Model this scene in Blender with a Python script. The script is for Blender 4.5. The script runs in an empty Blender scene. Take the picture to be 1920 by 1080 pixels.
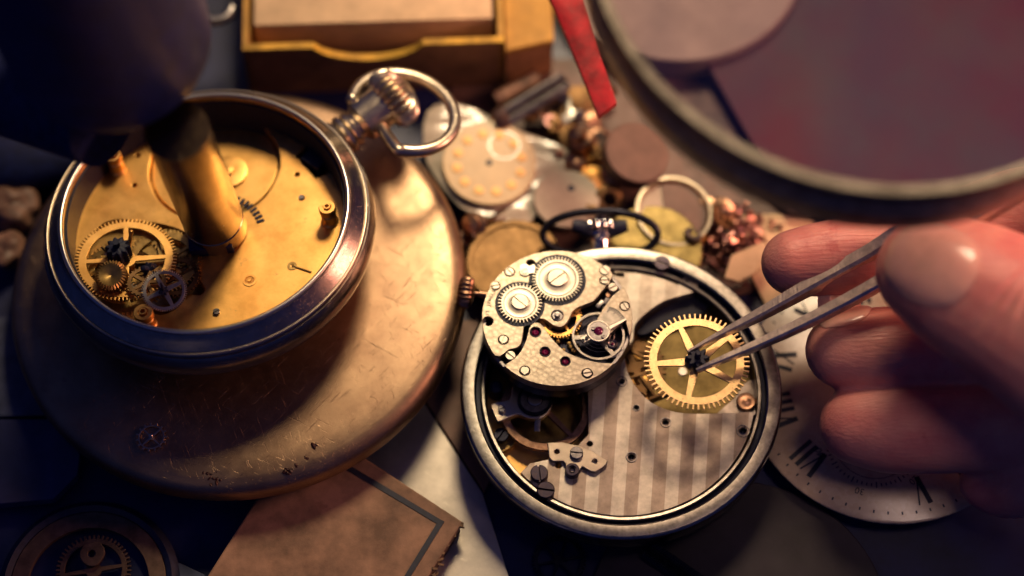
import bpy, bmesh, math, random
from mathutils import Vector, Matrix
random.seed(7)
R = math.radians
S = 0.01                      # everything below is written in centimetres
scene = bpy.context.scene
COL = scene.collection

# ------------------------------------------------------------------ camera
ELEV, DIST, FPX = R(63.0), 38.0, 85/36*1920
T = Vector((0, 0, 1.0))
FWD = Vector((0, math.cos(ELEV), -math.sin(ELEV)))
UP = Vector((0, math.sin(ELEV), math.cos(ELEV)))
EYE = T - FWD*DIST
cam_d = bpy.data.cameras.new('camera'); cam = bpy.data.objects.new('camera', cam_d); COL.objects.link(cam)
cam.location = EYE*S; cam.rotation_euler = (R(90)-ELEV, 0, 0)
cam_d.lens = 85; cam_d.sensor_width = 36; cam_d.clip_start = 0.005; cam_d.clip_end = 20
cam_d.dof.use_dof = True; cam_d.dof.focus_distance = 36.5*S; cam_d.dof.aperture_fstop = 6.2
scene.camera = cam

# ------------------------------------------------------------------ world, lamps, exposure
world = bpy.data.worlds.new('World'); scene.world = world; world.use_nodes = True
bg = world.node_tree.nodes['Background']
bg.inputs[0].default_value = (0.10, 0.17, 0.85, 1); bg.inputs[1].default_value = 0.095

def area(name, loc, target, size, power, color, shape='DISK', size_y=None, spread=None):
    d = bpy.data.lights.new(name, 'AREA'); d.shape = shape; d.size = size*S
    if size_y: d.size_y = size_y*S
    d.energy = power; d.color = color
    if spread: d.spread = R(spread)
    o = bpy.data.objects.new(name, d); COL.objects.link(o)
    o.location = Vector(loc)*S
    o.rotation_euler = (Vector(target)-Vector(loc)).to_track_quat('-Z', 'Y').to_euler()
    return o
area('bench_lamp', (3.6, 21, 27), (.9, 1.0, 0), 9, 0.128, (1.0, 0.765, 0.47), spread=58)
area('back_fill', (-6, 40, 34), (0, 0, 0), 24, 0.06, (1.0, 0.72, 0.62))  # soft fill added from behind; no window stands there
area('front_fill', (-14, -20, 30), (2, 0, 0), 16, 0.010, (1.0, 0.74, 0.62))  # weak fill added from front left to lower the contrast
area('hand_fill', (12, -4, 25), (7.2, .8, 3), 8, 0.008, (1.0, 0.68, 0.56), spread=36)  # extra unseen lamp that only brightens thumb and fingers
area('side_glow', (30, 4, 16), (6, 0, 3), 12, 0.16, (1.0, 0.45, 0.30), spread=60)
scene.view_settings.view_transform = 'Standard'; scene.view_settings.look = 'None'
scene.view_settings.exposure = 0.0; scene.view_settings.gamma = 1.0
try:
    scene.cycles.use_denoising = True
    scene.cycles.max_bounces = 6; scene.cycles.transparent_max_bounces = 8
    scene.cycles.caustics_reflective = False; scene.cycles.caustics_refractive = False
    scene.cycles.sample_clamp_indirect = 4
except Exception: pass

# ------------------------------------------------------------------ picking real positions: photo ray meets a plane
class Frame:
    def __init__(s, origin=(0, 0, 0), normal=(0, 0, 1), turn=0):
        n = Vector(normal).normalized()
        x = Vector((1, 0, 0)); x = (x - n*x.dot(n)).normalized(); y = n.cross(x)
        m = Matrix((x, y, n)).transposed().to_4x4()
        m = Matrix.Translation(Vector(origin)) @ m @ Matrix.Rotation(turn, 4, 'Z')
        s.m = m; s.i = m.inverted()
    def px(s, x, y, z=0):
        d = Vector(((x-960)/FPX, 0, 0)) + UP*(-(y-540)/FPX) + FWD
        n = (s.m.to_3x3() @ Vector((0, 0, 1))); p0 = s.m @ Vector((0, 0, z))
        t = (p0-EYE).dot(n)/d.dot(n)
        return s.i @ (EYE + d*t)
    def p2(s, x, y, z=0):
        v = s.px(x, y, z); return (v.x, v.y)
    def r(s, rp, x, y, z=0):
        w = s.m @ s.px(x, y, z); return rp*(w-EYE).dot(FWD)/FPX
    def world(s, v): return s.m @ Vector(v)
W0 = Frame()
def at(x, y, z): return W0.px(x, y, z)

# ------------------------------------------------------------------ materials
MATS = {}
def pm(name, col, metal=0.0, rough=0.5, var=0.15, vscale=3.0, bump=0.0, bscale=20.0, scratch=0.0, rvar=0.1,
       sss=0.0, coat=0.0, col2=None, spots=None, sscale=6.0, trans=0.0, ior=1.45, aniso=0.0):
    m = bpy.data.materials.new(name); m.use_nodes = True; nt = m.node_tree; N = nt.nodes; L = nt.links
    b = N['Principled BSDF']
    b.inputs['Metallic'].default_value = metal; b.inputs['Roughness'].default_value = rough
    b.inputs['IOR'].default_value = ior
    if coat: b.inputs['Coat Weight'].default_value = coat; b.inputs['Coat Roughness'].default_value = 0.15
    if trans: b.inputs['Transmission Weight'].default_value = trans
    if sss:
        b.inputs['Subsurface Weight'].default_value = sss; b.inputs['Subsurface Scale'].default_value = 0.004
        b.inputs['Subsurface Radius'].default_value = (1.0, 0.3, 0.15)
    tc = N.new('ShaderNodeTexCoord'); mp = N.new('ShaderNodeMapping'); mp.inputs['Scale'].default_value = (100, 100, 100)
    L.new(tc.outputs['Object'], mp.inputs[0])
    n1 = N.new('ShaderNodeTexNoise'); n1.inputs['Scale'].default_value = vscale; n1.inputs['Detail'].default_value = 6
    n1.inputs['Roughness'].default_value = 0.65
    L.new(mp.outputs[0], n1.inputs['Vector'])
    mix = N.new('ShaderNodeMix'); mix.data_type = 'RGBA'
    rp = N.new('ShaderNodeValToRGB'); rp.color_ramp.elements[0].position = 0.35; rp.color_ramp.elements[1].position = 0.65
    L.new(n1.outputs[0], rp.inputs[0]); L.new(rp.outputs[0], mix.inputs[0])
    c2 = col2 or tuple(c*(1-var*1.6) for c in col)
    mix.inputs[6].default_value = (*c2, 1); mix.inputs[7].default_value = (*[min(1, c*(1+var*0.3)) for c in col], 1)
    cout = mix.outputs[2]
    if spots:
        n3 = N.new('ShaderNodeTexNoise'); n3.inputs['Scale'].default_value = sscale; n3.inputs['Detail'].default_value = 8
        n3.inputs['Roughness'].default_value = 0.75
        L.new(mp.outputs[0], n3.inputs['Vector'])
        r3 = N.new('ShaderNodeValToRGB'); r3.color_ramp.elements[0].position = 0.60; r3.color_ramp.elements[1].position = 0.70
        L.new(n3.outputs[0], r3.inputs[0])
        mx = N.new('ShaderNodeMix'); mx.data_type = 'RGBA'; L.new(r3.outputs[0], mx.inputs[0])
        L.new(cout, mx.inputs[6]); mx.inputs[7].default_value = (*spots, 1); cout = mx.outputs[2]
    L.new(cout, b.inputs['Base Color'])
    mr = N.new('ShaderNodeMapRange'); mr.inputs[3].default_value = max(0.03, rough-rvar); mr.inputs[4].default_value = min(1, rough+rvar)
    n2 = N.new('ShaderNodeTexNoise'); n2.inputs['Scale'].default_value = vscale*3.1; n2.inputs['Detail'].default_value = 8
    L.new(mp.outputs[0], n2.inputs['Vector']); L.new(n2.outputs[0], mr.inputs[0]); L.new(mr.outputs[0], b.inputs['Roughness'])
    prev = None
    if bump:
        nb = N.new('ShaderNodeTexNoise'); nb.inputs['Scale'].default_value = bscale; nb.inputs['Detail'].default_value = 5
        L.new(mp.outputs[0], nb.inputs['Vector'])
        bp = N.new('ShaderNodeBump'); bp.inputs['Strength'].default_value = bump; bp.inputs['Distance'].default_value = 0.00003
        L.new(nb.outputs[0], bp.inputs['Height']); prev = bp
    if scratch:
        for k, ang in enumerate((0.5, 1.2, 2.3)):
            m1 = N.new('ShaderNodeMapping'); m1.inputs['Rotation'].default_value = (0, 0, ang); L.new(mp.outputs[0], m1.inputs[0])
            m2 = N.new('ShaderNodeMapping'); m2.inputs['Scale'].default_value = (2.2, 48, 48); m2.inputs['Location'].default_value = (3.1*k, 0, 0)
            L.new(m1.outputs[0], m2.inputs[0])
            ns = N.new('ShaderNodeTexNoise'); ns.inputs['Scale'].default_value = 1.0; ns.inputs['Detail'].default_value = 3
            L.new(m2.outputs[0], ns.inputs['Vector'])
            rs = N.new('ShaderNodeValToRGB'); rs.color_ramp.elements[0].position = 0.66; rs.color_ramp.elements[1].position = 0.75
            L.new(ns.outputs[0], rs.inputs[0])
            bp = N.new('ShaderNodeBump'); bp.inputs['Strength'].default_value = scratch; bp.inputs['Distance'].default_value = 0.000012
            bp.invert = True
            L.new(rs.outputs[0], bp.inputs['Height'])
            if prev: L.new(prev.outputs[0], bp.inputs['Normal'])
            prev = bp
    if prev: L.new(prev.outputs[0], b.inputs['Normal'])
    if aniso: b.inputs['Anisotropic'].default_value = aniso
    MATS[name] = m
    return m

def coords_of(m): return [n for n in m.node_tree.nodes if n.type == 'MAPPING'][0]
nickel = pm('worn nickel', (0.60, 0.50, 0.38), 1, 0.31, 0.08, 4, 0.15, 30, 0.9, 0.06)
case_pol = pm('dark polished case', (0.36, 0.31, 0.26), 1, 0.24, 0.15, 6, 0.2, 30, 1.2, 0.07)
rim_metal = pm('worn magnifier rim', (0.16, 0.135, 0.115), 1, 0.42, 0.4, 1.5, 0.5, 20, 0.8, 0.12, spots=(0.16, 0.11, 0.08), sscale=2.5)
plain_nickel = pm('satin nickel', (0.60, 0.54, 0.45), 1, 0.44, 0.1, 8, 0.15, 50, 0.2, 0.05)
nickel_dark = pm('tarnished nickel', (0.40, 0.34, 0.29), 1, 0.44, 0.3, 5, 0.2, 30, 0.6, 0.1, spots=(0.08, 0.06, 0.05))
nickel_brushed = pm('brushed nickel ring', (0.38, 0.345, 0.30), 1, 0.34, 0.25, 9, 0.4, 60, 0.5, 0.1, spots=(0.2, 0.15, 0.1), sscale=5)
case_dark = pm('dark polished nickel', (0.26, 0.24, 0.24), 1, 0.2, 0.3, 5, 0.1, 30, 0.5, 0.08)
bright = pm('polished steel', (0.68, 0.62, 0.53), 1, 0.30, 0.08, 6, 0.05, 40, 0.15, 0.05)
chrome = pm('chrome', (0.7, 0.68, 0.66), 1, 0.1, 0.08, 6)
steel = pm('grey steel', (0.34, 0.31, 0.30), 1, 0.34, 0.25, 10, 0.2, 60, 0.2)
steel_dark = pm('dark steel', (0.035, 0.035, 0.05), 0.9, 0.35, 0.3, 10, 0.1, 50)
black_steel = pm('blackened steel', (0.008, 0.011, 0.04), 0.0, 0.55, 0.3, 12)
blued = pm('browned screw steel', (0.075, 0.055, 0.06), 1, 0.36, 0.4, 22, 0.3, 70, 0.3, col2=(0.05, 0.045, 0.07))
brass = pm('gilt brass plate', (0.90, 0.52, 0.16), 1, 0.42, 0.2, 2.2, 0.25, 70, 0.25, 0.08, col2=(0.70, 0.37, 0.10), spots=(0.42, 0.25, 0.1), sscale=3.2)
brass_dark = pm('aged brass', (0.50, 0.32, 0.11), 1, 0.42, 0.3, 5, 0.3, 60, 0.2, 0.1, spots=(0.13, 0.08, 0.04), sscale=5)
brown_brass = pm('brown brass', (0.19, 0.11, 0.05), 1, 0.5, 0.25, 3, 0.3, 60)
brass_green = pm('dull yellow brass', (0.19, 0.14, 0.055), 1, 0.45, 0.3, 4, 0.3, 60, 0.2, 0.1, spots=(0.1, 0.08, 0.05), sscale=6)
brass_tube = pm('brown brass tube', (0.42, 0.28, 0.16), 1, 0.24, 0.15, 3, 0.2, 40, 0.5, 0.08)
gold = pm('gold wheel', (0.92, 0.63, 0.30), 1, 0.30, 0.15, 9, 0.25, 80, 0.2, 0.08, spots=(0.7, 0.36, 0.12), sscale=9)
gold_gear = pm('small gold wheel', (0.95, 0.52, 0.15), 1, 0.34, 0.1, 9)
lid_brass = pm('worn brass lid', (0.36, 0.235, 0.145), 1, 0.41, 0.2, 2.0, 0.4, 90, 2.2, 0.08, col2=(0.28, 0.175, 0.11), spots=(0.25, 0.15, 0.10), sscale=3.4)
bronze = pm('bronze', (0.42, 0.24, 0.15), 1, 0.36, 0.3, 8)
ruby = pm('ruby', (0.20, 0.008, 0.06), 0, 0.08, 0.1, 10, coat=1.0)
card = pm('tan cardboard', (0.29, 0.16, 0.10), 0, 0.75, 0.35, 1.6, 0.9, 50, 0.0, 0.1, spots=(0.20, 0.10, 0.06), sscale=2.2)
card_edge = pm('worn cardboard edge', (0.20, 0.11, 0.06), 0, 0.8, 0.5, 7, 0.8, 30)
ink = pm('navy ink', (0.012, 0.014, 0.035), 0, 0.6, 0.3, 12)
yellow_card = pm('yellow cardboard', (0.55, 0.30, 0.06), 0, 0.7, 0.2, 2.5, 0.4, 40)
yellow_edge = pm('yellow card edge', (0.75, 0.42, 0.05), 0, 0.7, 0.35, 2.5, 0.4, 40)
brown_card = pm('brown box side', (0.40, 0.20, 0.09), 0, 0.7, 0.25, 2, 0.4, 40)
cream_card = pm('cream paper', (0.72, 0.50, 0.30), 0, 0.75, 0.12, 2.5, 0.3, 40, spots=(0.5, 0.3, 0.15), sscale=2)
enamel = pm('old enamel dial', (0.52, 0.38, 0.26), 0, 0.28, 0.12, 2.0, 0.1, 30, coat=0.5, spots=(0.42, 0.31, 0.24), sscale=3)
enamel_small = pm('cream dial face', (0.56, 0.40, 0.21), 0, 0.45, 0.08, 3.0, coat=0.3)
gold_dot = pm('gilt numeral', (0.74, 0.42, 0.15), 0.2, 0.5, 0.05, 8)
plastic_bag = pm('cloudy plastic', (0.48, 0.41, 0.32), 0, 0.25, 0.2, 2.5, 1.0, 5, coat=0.6)
white_disc = pm('white paper disc', (0.42, 0.34, 0.26), 0, 0.6, 0.1, 4)
pink_disc = pm('pinkish brown leather', (0.15, 0.08, 0.06), 0, 0.5, 0.2, 3)
table = pm('dark blue bench top', (0.010, 0.016, 0.09), 0, 0.45, 0.35, 0.7, 0.3, 20, 0.0, 0.12)
sheet = pm('pale satin metal sheet', (0.60, 0.53, 0.45), 0.6, 0.38, 0.2, 1.2, 0.3, 30, 0.5)
brown_sheet = pm('brown leather strip', (0.20, 0.10, 0.07), 0, 0.55, 0.2, 2, 0.4, 30)
slate = pm('blue grey metal plate', (0.09, 0.10, 0.17), 0.4, 0.5, 0.3, 2, 0.5, 40, 0.5)
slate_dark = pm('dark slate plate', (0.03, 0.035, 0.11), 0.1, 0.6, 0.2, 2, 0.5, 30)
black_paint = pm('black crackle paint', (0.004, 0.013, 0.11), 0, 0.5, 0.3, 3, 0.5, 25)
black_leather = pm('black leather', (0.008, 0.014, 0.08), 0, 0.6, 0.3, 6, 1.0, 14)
red_plastic = pm('red plastic', (0.42, 0.010, 0.018), 0, 0.42, 0.35, 3, 0.6, 12, 2.0, 0.15)
maroon = pm('maroon cloth', (0.22, 0.02, 0.06), 0, 0.8, 0.3, 1.5, 0.6, 10)
lumps = pm('brown leather lump', (0.28, 0.14, 0.09), 0, 0.5, 0.4, 4, 1.0, 10)
skin = pm('skin', (0.66, 0.29, 0.23), 0, 0.40, 0.2, 0.9, 1.0, 16, 0.0, 0.08, sss=0.25, col2=(0.56, 0.17, 0.16), spots=(0.5, 0.13, 0.12), sscale=1.2)
add_skin = True
nail_m = pm('fingernail', (0.70, 0.37, 0.30), 0, 0.22, 0.08, 3, sss=0.2, coat=0.3)
rust = pm('flaking rust', (0.05, 0.015, 0.012), 0.3, 0.35, 0.5, 12, 1.0, 30)
white_metal = pm('matte silver wheel', (0.62, 0.58, 0.52), 1, 0.4, 0.1, 9)
# tweezers: fine file marks across the blade
tweezer_m = pm('filed tweezer steel', (0.74, 0.64, 0.54), 1, 0.38, 0.2, 8, 0.3, 60, 0.2)
def _n(): pass
def add_lines(m, scale, strength, dist=0.00006):
    nt = m.node_tree; N = nt.nodes; L = nt.links; b = N['Principled BSDF']
    mp = N.new('ShaderNodeMapping'); mp.inputs['Scale'].default_value = tuple(v*100 for v in scale)
    tc = [n for n in N if n.type == 'TEX_COORD'][0]; L.new(tc.outputs['Object'], mp.inputs[0])
    ns = N.new('ShaderNodeTexNoise'); ns.inputs['Scale'].default_value = 1; ns.inputs['Detail'].default_value = 4
    L.new(mp.outputs[0], ns.inputs['Vector'])
    bp = N.new('ShaderNodeBump'); bp.inputs['Strength'].default_value = strength; bp.inputs['Distance'].default_value = dist
    L.new(ns.outputs[0], bp.inputs['Height'])
    if b.inputs['Normal'].is_linked: L.new(b.inputs['Normal'].links[0].from_socket, bp.inputs['Normal'])
    L.new(bp.outputs[0], b.inputs['Normal'])
add_lines(tweezer_m, (36, 3, 3), 0.75)
add_lines(skin, (3, 22, 22), 0.9, 0.00014)

def stripes_mat(dark=(0.65, 0.58, 0.56, 1)):
    m = pm('striped nickel bridge', (0.62, 0.55, 0.46), 1, 0.44, 0.2, 4, 1.2, 130, 0.25, 0.06, spots=(0.42, 0.32, 0.25), sscale=5)
    nt = m.node_tree; N = nt.nodes; L = nt.links; b = N['Principled BSDF']
    mp = N.new('ShaderNodeMapping'); mp.inputs['Rotation'].default_value = (0, 0, R(5)); mp.inputs['Scale'].default_value = (100, 100, 100)
    tc = [n for n in N if n.type == 'TEX_COORD'][0]; L.new(tc.outputs['Object'], mp.inputs[0])
    sx = N.new('ShaderNodeSeparateXYZ'); L.new(mp.outputs[0], sx.inputs[0])
    mu = N.new('ShaderNodeMath'); mu.operation = 'MULTIPLY_ADD'; mu.inputs[1].default_value = 2*math.pi/0.40; mu.inputs[2].default_value = 0.4
    L.new(sx.outputs[0], mu.inputs[0])
    si = N.new('ShaderNodeMath'); si.operation = 'SINE'; L.new(mu.outputs[0], si.inputs[0])
    rp = N.new('ShaderNodeValToRGB'); rp.color_ramp.elements[0].position = 0.0; rp.color_ramp.elements[1].position = 0.12
    ad = N.new('ShaderNodeMath'); ad.operation = 'ADD'; ad.inputs[1].default_value = 0.05; L.new(si.outputs[0], ad.inputs[0])
    L.new(ad.outputs[0], rp.inputs[0])
    old = b.inputs['Base Color'].links[0].from_socket
    dk = N.new('ShaderNodeMix'); dk.data_type = 'RGBA'; dk.blend_type = 'MULTIPLY'; dk.inputs[0].default_value = 1
    L.new(old, dk.inputs[6]); dk.inputs[7].default_value = dark
    mx = N.new('ShaderNodeMix'); mx.data_type = 'RGBA'; L.new(rp.outputs[0], mx.inputs[0]); L.new(dk.outputs[2], mx.inputs[6]); L.new(old, mx.inputs[7])
    L.new(mx.outputs[2], b.inputs['Base Color'])
    return m
striped = stripes_mat(); striped_faint = stripes_mat((0.84, 0.80, 0.78, 1))

def perlage_mat():
    m = pm('perlage nickel', (0.48, 0.405, 0.315), 1, 0.42, 0.15, 9, 0.2, 80, 0.1, 0.08, spots=(0.42, 0.32, 0.22), sscale=5)
    nt = m.node_tree; N = nt.nodes; L = nt.links; b = N['Principled BSDF']
    mp = coords_of(m)
    rot = N.new('ShaderNodeMapping'); rot.inputs['Rotation'].default_value = (0, 0, R(35)); L.new(mp.outputs[0], rot.inputs[0])
    vo = N.new('ShaderNodeTexVoronoi'); vo.inputs['Scale'].default_value = 13.0; vo.inputs['Randomness'].default_value = 0.75
    vo.voronoi_dimensions = '2D'
    L.new(rot.outputs[0], vo.inputs['Vector'])
    bp = N.new('ShaderNodeBump'); bp.inputs['Strength'].default_value = 0.7; bp.inputs['Distance'].default_value = 0.000025
    L.new(vo.outputs['Distance'], bp.inputs['Height'])
    L.new(b.inputs['Normal'].links[0].from_socket, bp.inputs['Normal']); L.new(bp.outputs[0], b.inputs['Normal'])
    old = b.inputs['Base Color'].links[0].from_socket
    mr = N.new('ShaderNodeMapRange'); mr.inputs[1].default_value = 0.0; mr.inputs[2].default_value = 0.6; mr.inputs[3].default_value = 1.06; mr.inputs[4].default_value = 0.80
    L.new(vo.outputs['Distance'], mr.inputs[0])
    vm = N.new('ShaderNodeVectorMath'); vm.operation = 'SCALE'; L.new(old, vm.inputs[0]); L.new(mr.outputs[0], vm.inputs['Scale'])
    L.new(vm.outputs[0], b.inputs['Base Color'])
    return m
perlage = perlage_mat()

def glass_mat(name, tint, refl, rough=0.06):
    m = bpy.data.materials.new(name); m.use_nodes = True; nt = m.node_tree; N = nt.nodes; L = nt.links
    N.remove(N['Principled BSDF']); out = [n for n in N if n.type == 'OUTPUT_MATERIAL'][0]
    tr = N.new('ShaderNodeBsdfTransparent'); tr.inputs[0].default_value = (*tint, 1)
    gl = N.new('ShaderNodeBsdfGlossy'); gl.inputs['Roughness'].default_value = rough; gl.inputs[0].default_value = (0.95, 0.85, 0.85, 1)
    mx = N.new('ShaderNodeMixShader'); mx.inputs[0].default_value = refl
    tc = N.new('ShaderNodeTexCoord'); mp = N.new('ShaderNodeMapping'); mp.inputs['Scale'].default_value = (60, 25, 60); mp.inputs['Rotation'].default_value = (0, 0, .6)
    L.new(tc.outputs['Object'], mp.inputs[0])
    ns = N.new('ShaderNodeTexNoise'); ns.inputs['Scale'].default_value = 1.0; ns.inputs['Detail'].default_value = 4; L.new(mp.outputs[0], ns.inputs['Vector'])
    mr = N.new('ShaderNodeMapRange'); mr.inputs[1].default_value = .35; mr.inputs[2].default_value = .7; mr.inputs[3].default_value = refl*.5; mr.inputs[4].default_value = refl*2.2
    L.new(ns.outputs[0], mr.inputs[0]); L.new(mr.outputs[0], mx.inputs[0])
    L.new(tr.outputs[0], mx.inputs[1]); L.new(gl.outputs[0], mx.inputs[2]); L.new(mx.outputs[0], out.inputs[0])
    return m
lens_glass = glass_mat('magnifier glass', (0.88, 0.84, 0.86), 0.09, 0.05)

# ------------------------------------------------------------------ mesh helpers
class MB:
    def __init__(s): s.v = []; s.f = []
    def add(s, vs, fs, M=None):
        o = len(s.v)
        s.v += [tuple(M @ Vector(p)) if M else tuple(p) for p in vs]; s.f += [tuple(i+o for i in f) for f in fs]; return s
    def lathe(s, prof, seg=64, M=None, ribs=0, rdepth=0.0, closed=False):
        vs, fs = [], []
        n = len(prof)
        for k in range(seg):
            a = 2*math.pi*k/seg
            q = 1.0
            for (r, z, *w) in prof:
                rr = r
                if ribs and w and w[0]: rr = r - rdepth*(0.5-0.5*math.cos(ribs*a))
                vs.append((rr*math.cos(a), rr*math.sin(a), z))
        for k in range(seg):
            k2 = (k+1) % seg
            for j in range(n-1 + (1 if closed else 0)):
                j2 = (j+1) % n
                fs.append((k*n+j, k2*n+j, k2*n+j2, k*n+j2))
        if not closed:
            if prof[0][0] > 1e-6: fs.append(tuple(k*n for k in range(seg))[::-1])
            if prof[-1][0] > 1e-6: fs.append(tuple(k*n+n-1 for k in range(seg)))
        return s.add(vs, fs, M)
    def tube(s, path, rad, seg=14, closed=False, flat=1.0):
        P = [Vector(p) for p in path]; n = len(P); vs, fs = [], []
        nrm = None
        for i in range(n):
            a = P[(i-1) % n] if (closed or i > 0) else P[i]; b = P[(i+1) % n] if (closed or i < n-1) else P[i]
            t = (b-a).normalized()
            if nrm is None:
                nrm = t.orthogonal().normalized() if abs(t.z) > 0.9 else (Vector((0, 0, 1)) - t*t.z).normalized()
            else: nrm = (nrm - t*nrm.dot(t)).normalized()
            bi = t.cross(nrm); r = rad[i] if isinstance(rad, (list, tuple)) else rad
            for k in range(seg):
                c, d = math.cos(2*math.pi*k/seg), math.sin(2*math.pi*k/seg)
                vs.append(P[i] + nrm*c*r*flat + bi*d*r)
        for i in range(n if closed else n-1):
            i2 = (i+1) % n
            for k in range(seg):
                k2 = (k+1) % seg
                fs.append((i*seg+k, i*seg+k2, i2*seg+k2, i2*seg+k))
        if not closed: fs += [tuple(range(seg))[::-1], tuple((n-1)*seg+k for k in range(seg))]
        return s.add(vs, fs)
    def box(s, c, d, rz=0, M=None):
        x, y, z = d[0]/2, d[1]/2, d[2]/2
        vs = [(i*x, j*y, k*z) for k in (-1, 1) for j in (-1, 1) for i in (-1, 1)]
        fs = [(0, 2, 3, 1), (4, 5, 7, 6), (0, 1, 5, 4), (2, 6, 7, 3), (0, 4, 6, 2), (1, 3, 7, 5)]
        MM = Matrix.Translation(Vector(c)) @ Matrix.Rotation(rz, 4, 'Z')
        return s.add(vs, fs, (M @ MM) if M else MM)
    def mesh(s, name='m', smooth=35, bevel=0.0, subdiv=0):
        me = bpy.data.meshes.new(name); me.from_pydata([(x*S, y*S, z*S) for x, y, z in s.v], [], s.f)
        if bevel or subdiv:
            bm = bmesh.new(); bm.from_mesh(me)
            if bevel:
                ed = [e for e in bm.edges if len(e.link_faces) == 2 and e.calc_face_angle(0) > 0.6]
                bmesh.ops.bevel(bm, geom=ed, offset=bevel*S, segments=2, affect='EDGES', profile=0.6)
            bm.to_mesh(me); bm.free()
        finish(me, smooth); return me
def finish(me, ang=35):
    bm = bmesh.new(); bm.from_mesh(me)
    bmesh.ops.recalc_face_normals(bm, faces=bm.faces[:]); bm.to_mesh(me); bm.free()
    for p in me.polygons: p.use_smooth = True
    me.set_sharp_from_angle(angle=R(ang))
def circ(cx, cy, r, n=28, a0=0): return [(cx+r*math.cos(a0+2*math.pi*k/n), cy+r*math.sin(a0+2*math.pi*k/n)) for k in range(n)]
def arc(cx, cy, r, a, b, n=12): return [(cx+r*math.cos(a+(b-a)*k/n), cy+r*math.sin(a+(b-a)*k/n)) for k in range(n+1)]
def crom(pts, n=5, closed=True):
    out = []; m = len(pts)
    rng = range(m) if closed else range(m-1)
    for i in rng:
        g = lambda j: Vector(pts[j % m]) if closed else Vector(pts[max(0, min(m-1, j))])
        p0, p1, p2, p3 = g(i-1), g(i), g(i+1), g(i+2)
        for k in range(n):
            t = k/n
            out.append(tuple(0.5*((2*p1)+(p2-p0)*t+(2*p0-5*p1+4*p2-p3)*t*t+(3*p1-p0-3*p2+p3)*t**3)))
    if not closed: out.append(tuple(pts[-1]))
    return out
def plate(outline, holes, z0, z1, bevel=0.008):
    cu = bpy.data.curves.new('c', 'CURVE'); cu.dimensions = '2D'; cu.fill_mode = 'BOTH'
    for pts in [outline]+list(holes or []):
        sp = cu.splines.new('POLY'); sp.points.add(len(pts)-1); sp.use_cyclic_u = True
        for q, p in zip(sp.points, pts): q.co = (p[0]*S, p[1]*S, 0, 1)
    cu.extrude = max(1e-6, ((z1-z0)/2-bevel)*S); cu.bevel_depth = bevel*S; cu.bevel_resolution = 1; cu.offset = -bevel*S
    o = bpy.data.objects.new('c', cu); me = bpy.data.meshes.new_from_object(o)
    bpy.data.objects.remove(o); bpy.data.curves.remove(cu)
    me.transform(Matrix.Translation((0, 0, (z0+z1)/2*S)))
    bm = bmesh.new(); bm.from_mesh(me); bmesh.ops.remove_doubles(bm, verts=bm.verts[:], dist=2e-7); bm.to_mesh(me); bm.free()
    me.materials.clear(); finish(me, 18); return me
def gear_outline(rt, rr, n, wide=0.5, pointed=0.45):
    o = []
    for k in range(n):
        for f, r in ((-0.5*wide, rr), (-0.5*wide*pointed-0.06, rt-(rt-rr)*0.12), (0.5*wide*pointed+0.06, rt-(rt-rr)*0.12), (0.5*wide, rr)):
            a = 2*math.pi*(k+f)/n; o.append((r*math.cos(a), r*math.sin(a)))
        if True: pass
    return o
def gear(rt, rr, n, ri, rh, spokes, sw, z0, z1, phase=0, bore=0, wide=0.55, bevel=0.004, pointed=0.45):
    hs = []
    if spokes:
        for k in range(spokes):
            a0 = phase+2*math.pi*k/spokes; a1 = phase+2*math.pi*(k+1)/spokes
            do, di = math.asin(sw/2/ri), math.asin(min(0.95, sw*0.75/rh))
            hs.append(arc(0, 0, ri, a0+do, a1-do, 14)+arc(0, 0, rh, a1-di, a0+di, 6))
    if bore: hs.append(circ(0, 0, bore, 16))
    return plate(gear_outline(rt, rr, n, wide, pointed), hs, z0, z1, bevel)
def ring(ro, ri, z0, z1, bevel=0.004, n=64): return plate(circ(0, 0, ro, n), [circ(0, 0, ri, n)], z0, z1, bevel)
def disc(r, z0, z1, n=48, b=0.01):
    return MB().lathe([(0, z0), (r-b, z0), (r, z0+b), (r, z1-b), (r-b, z1), (0, z1)], n).mesh()

# ------------------------------------------------------------------ objects
def linkob(name, data): o = bpy.data.objects.new(name, data); COL.objects.link(o); return o
def tag(o, label=None, cat=None, group=None, kind=None):
    if label: o['label'] = label
    if cat: o['category'] = cat
    if group: o['group'] = group
    if kind: o['kind'] = kind
    return o
def thing(name, label, cat, frame, group=None):
    o = linkob(name, None); M = frame.m.copy(); M.translation = M.translation*S; o.matrix_world = M
    o.empty_display_size = 0.005
    return tag(o, label, cat, group)
def part(name, me, mat, parent, loc=(0, 0, 0), rot=(0, 0, 0), label=None):
    o = linkob(name, me); me.name = name
    if not me.materials: me.materials.append(mat)
    o.parent = parent; o.location = Vector(loc)*S; o.rotation_euler = rot
    if label: o['label'] = label
    return o
def solo(name, me, mat, label, cat, loc=(0, 0, 0), rot=(0, 0, 0), group=None, kind=None):
    o = linkob(name, me); me.name = name; me.materials.append(mat); o.location = Vector(loc)*S; o.rotation_euler = rot
    return tag(o, label, cat, group, kind)
def text_mesh(txt, size, depth=0.004):
    cu = bpy.data.curves.new('t', 'FONT'); cu.body = txt; cu.size = size*S; cu.align_x = 'CENTER'; cu.align_y = 'CENTER'; cu.extrude = depth*S/2
    o = bpy.data.objects.new('t', cu); me = bpy.data.meshes.new_from_object(o); bpy.data.objects.remove(o); bpy.data.curves.remove(cu)
    me.materials.clear(); return me
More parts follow.
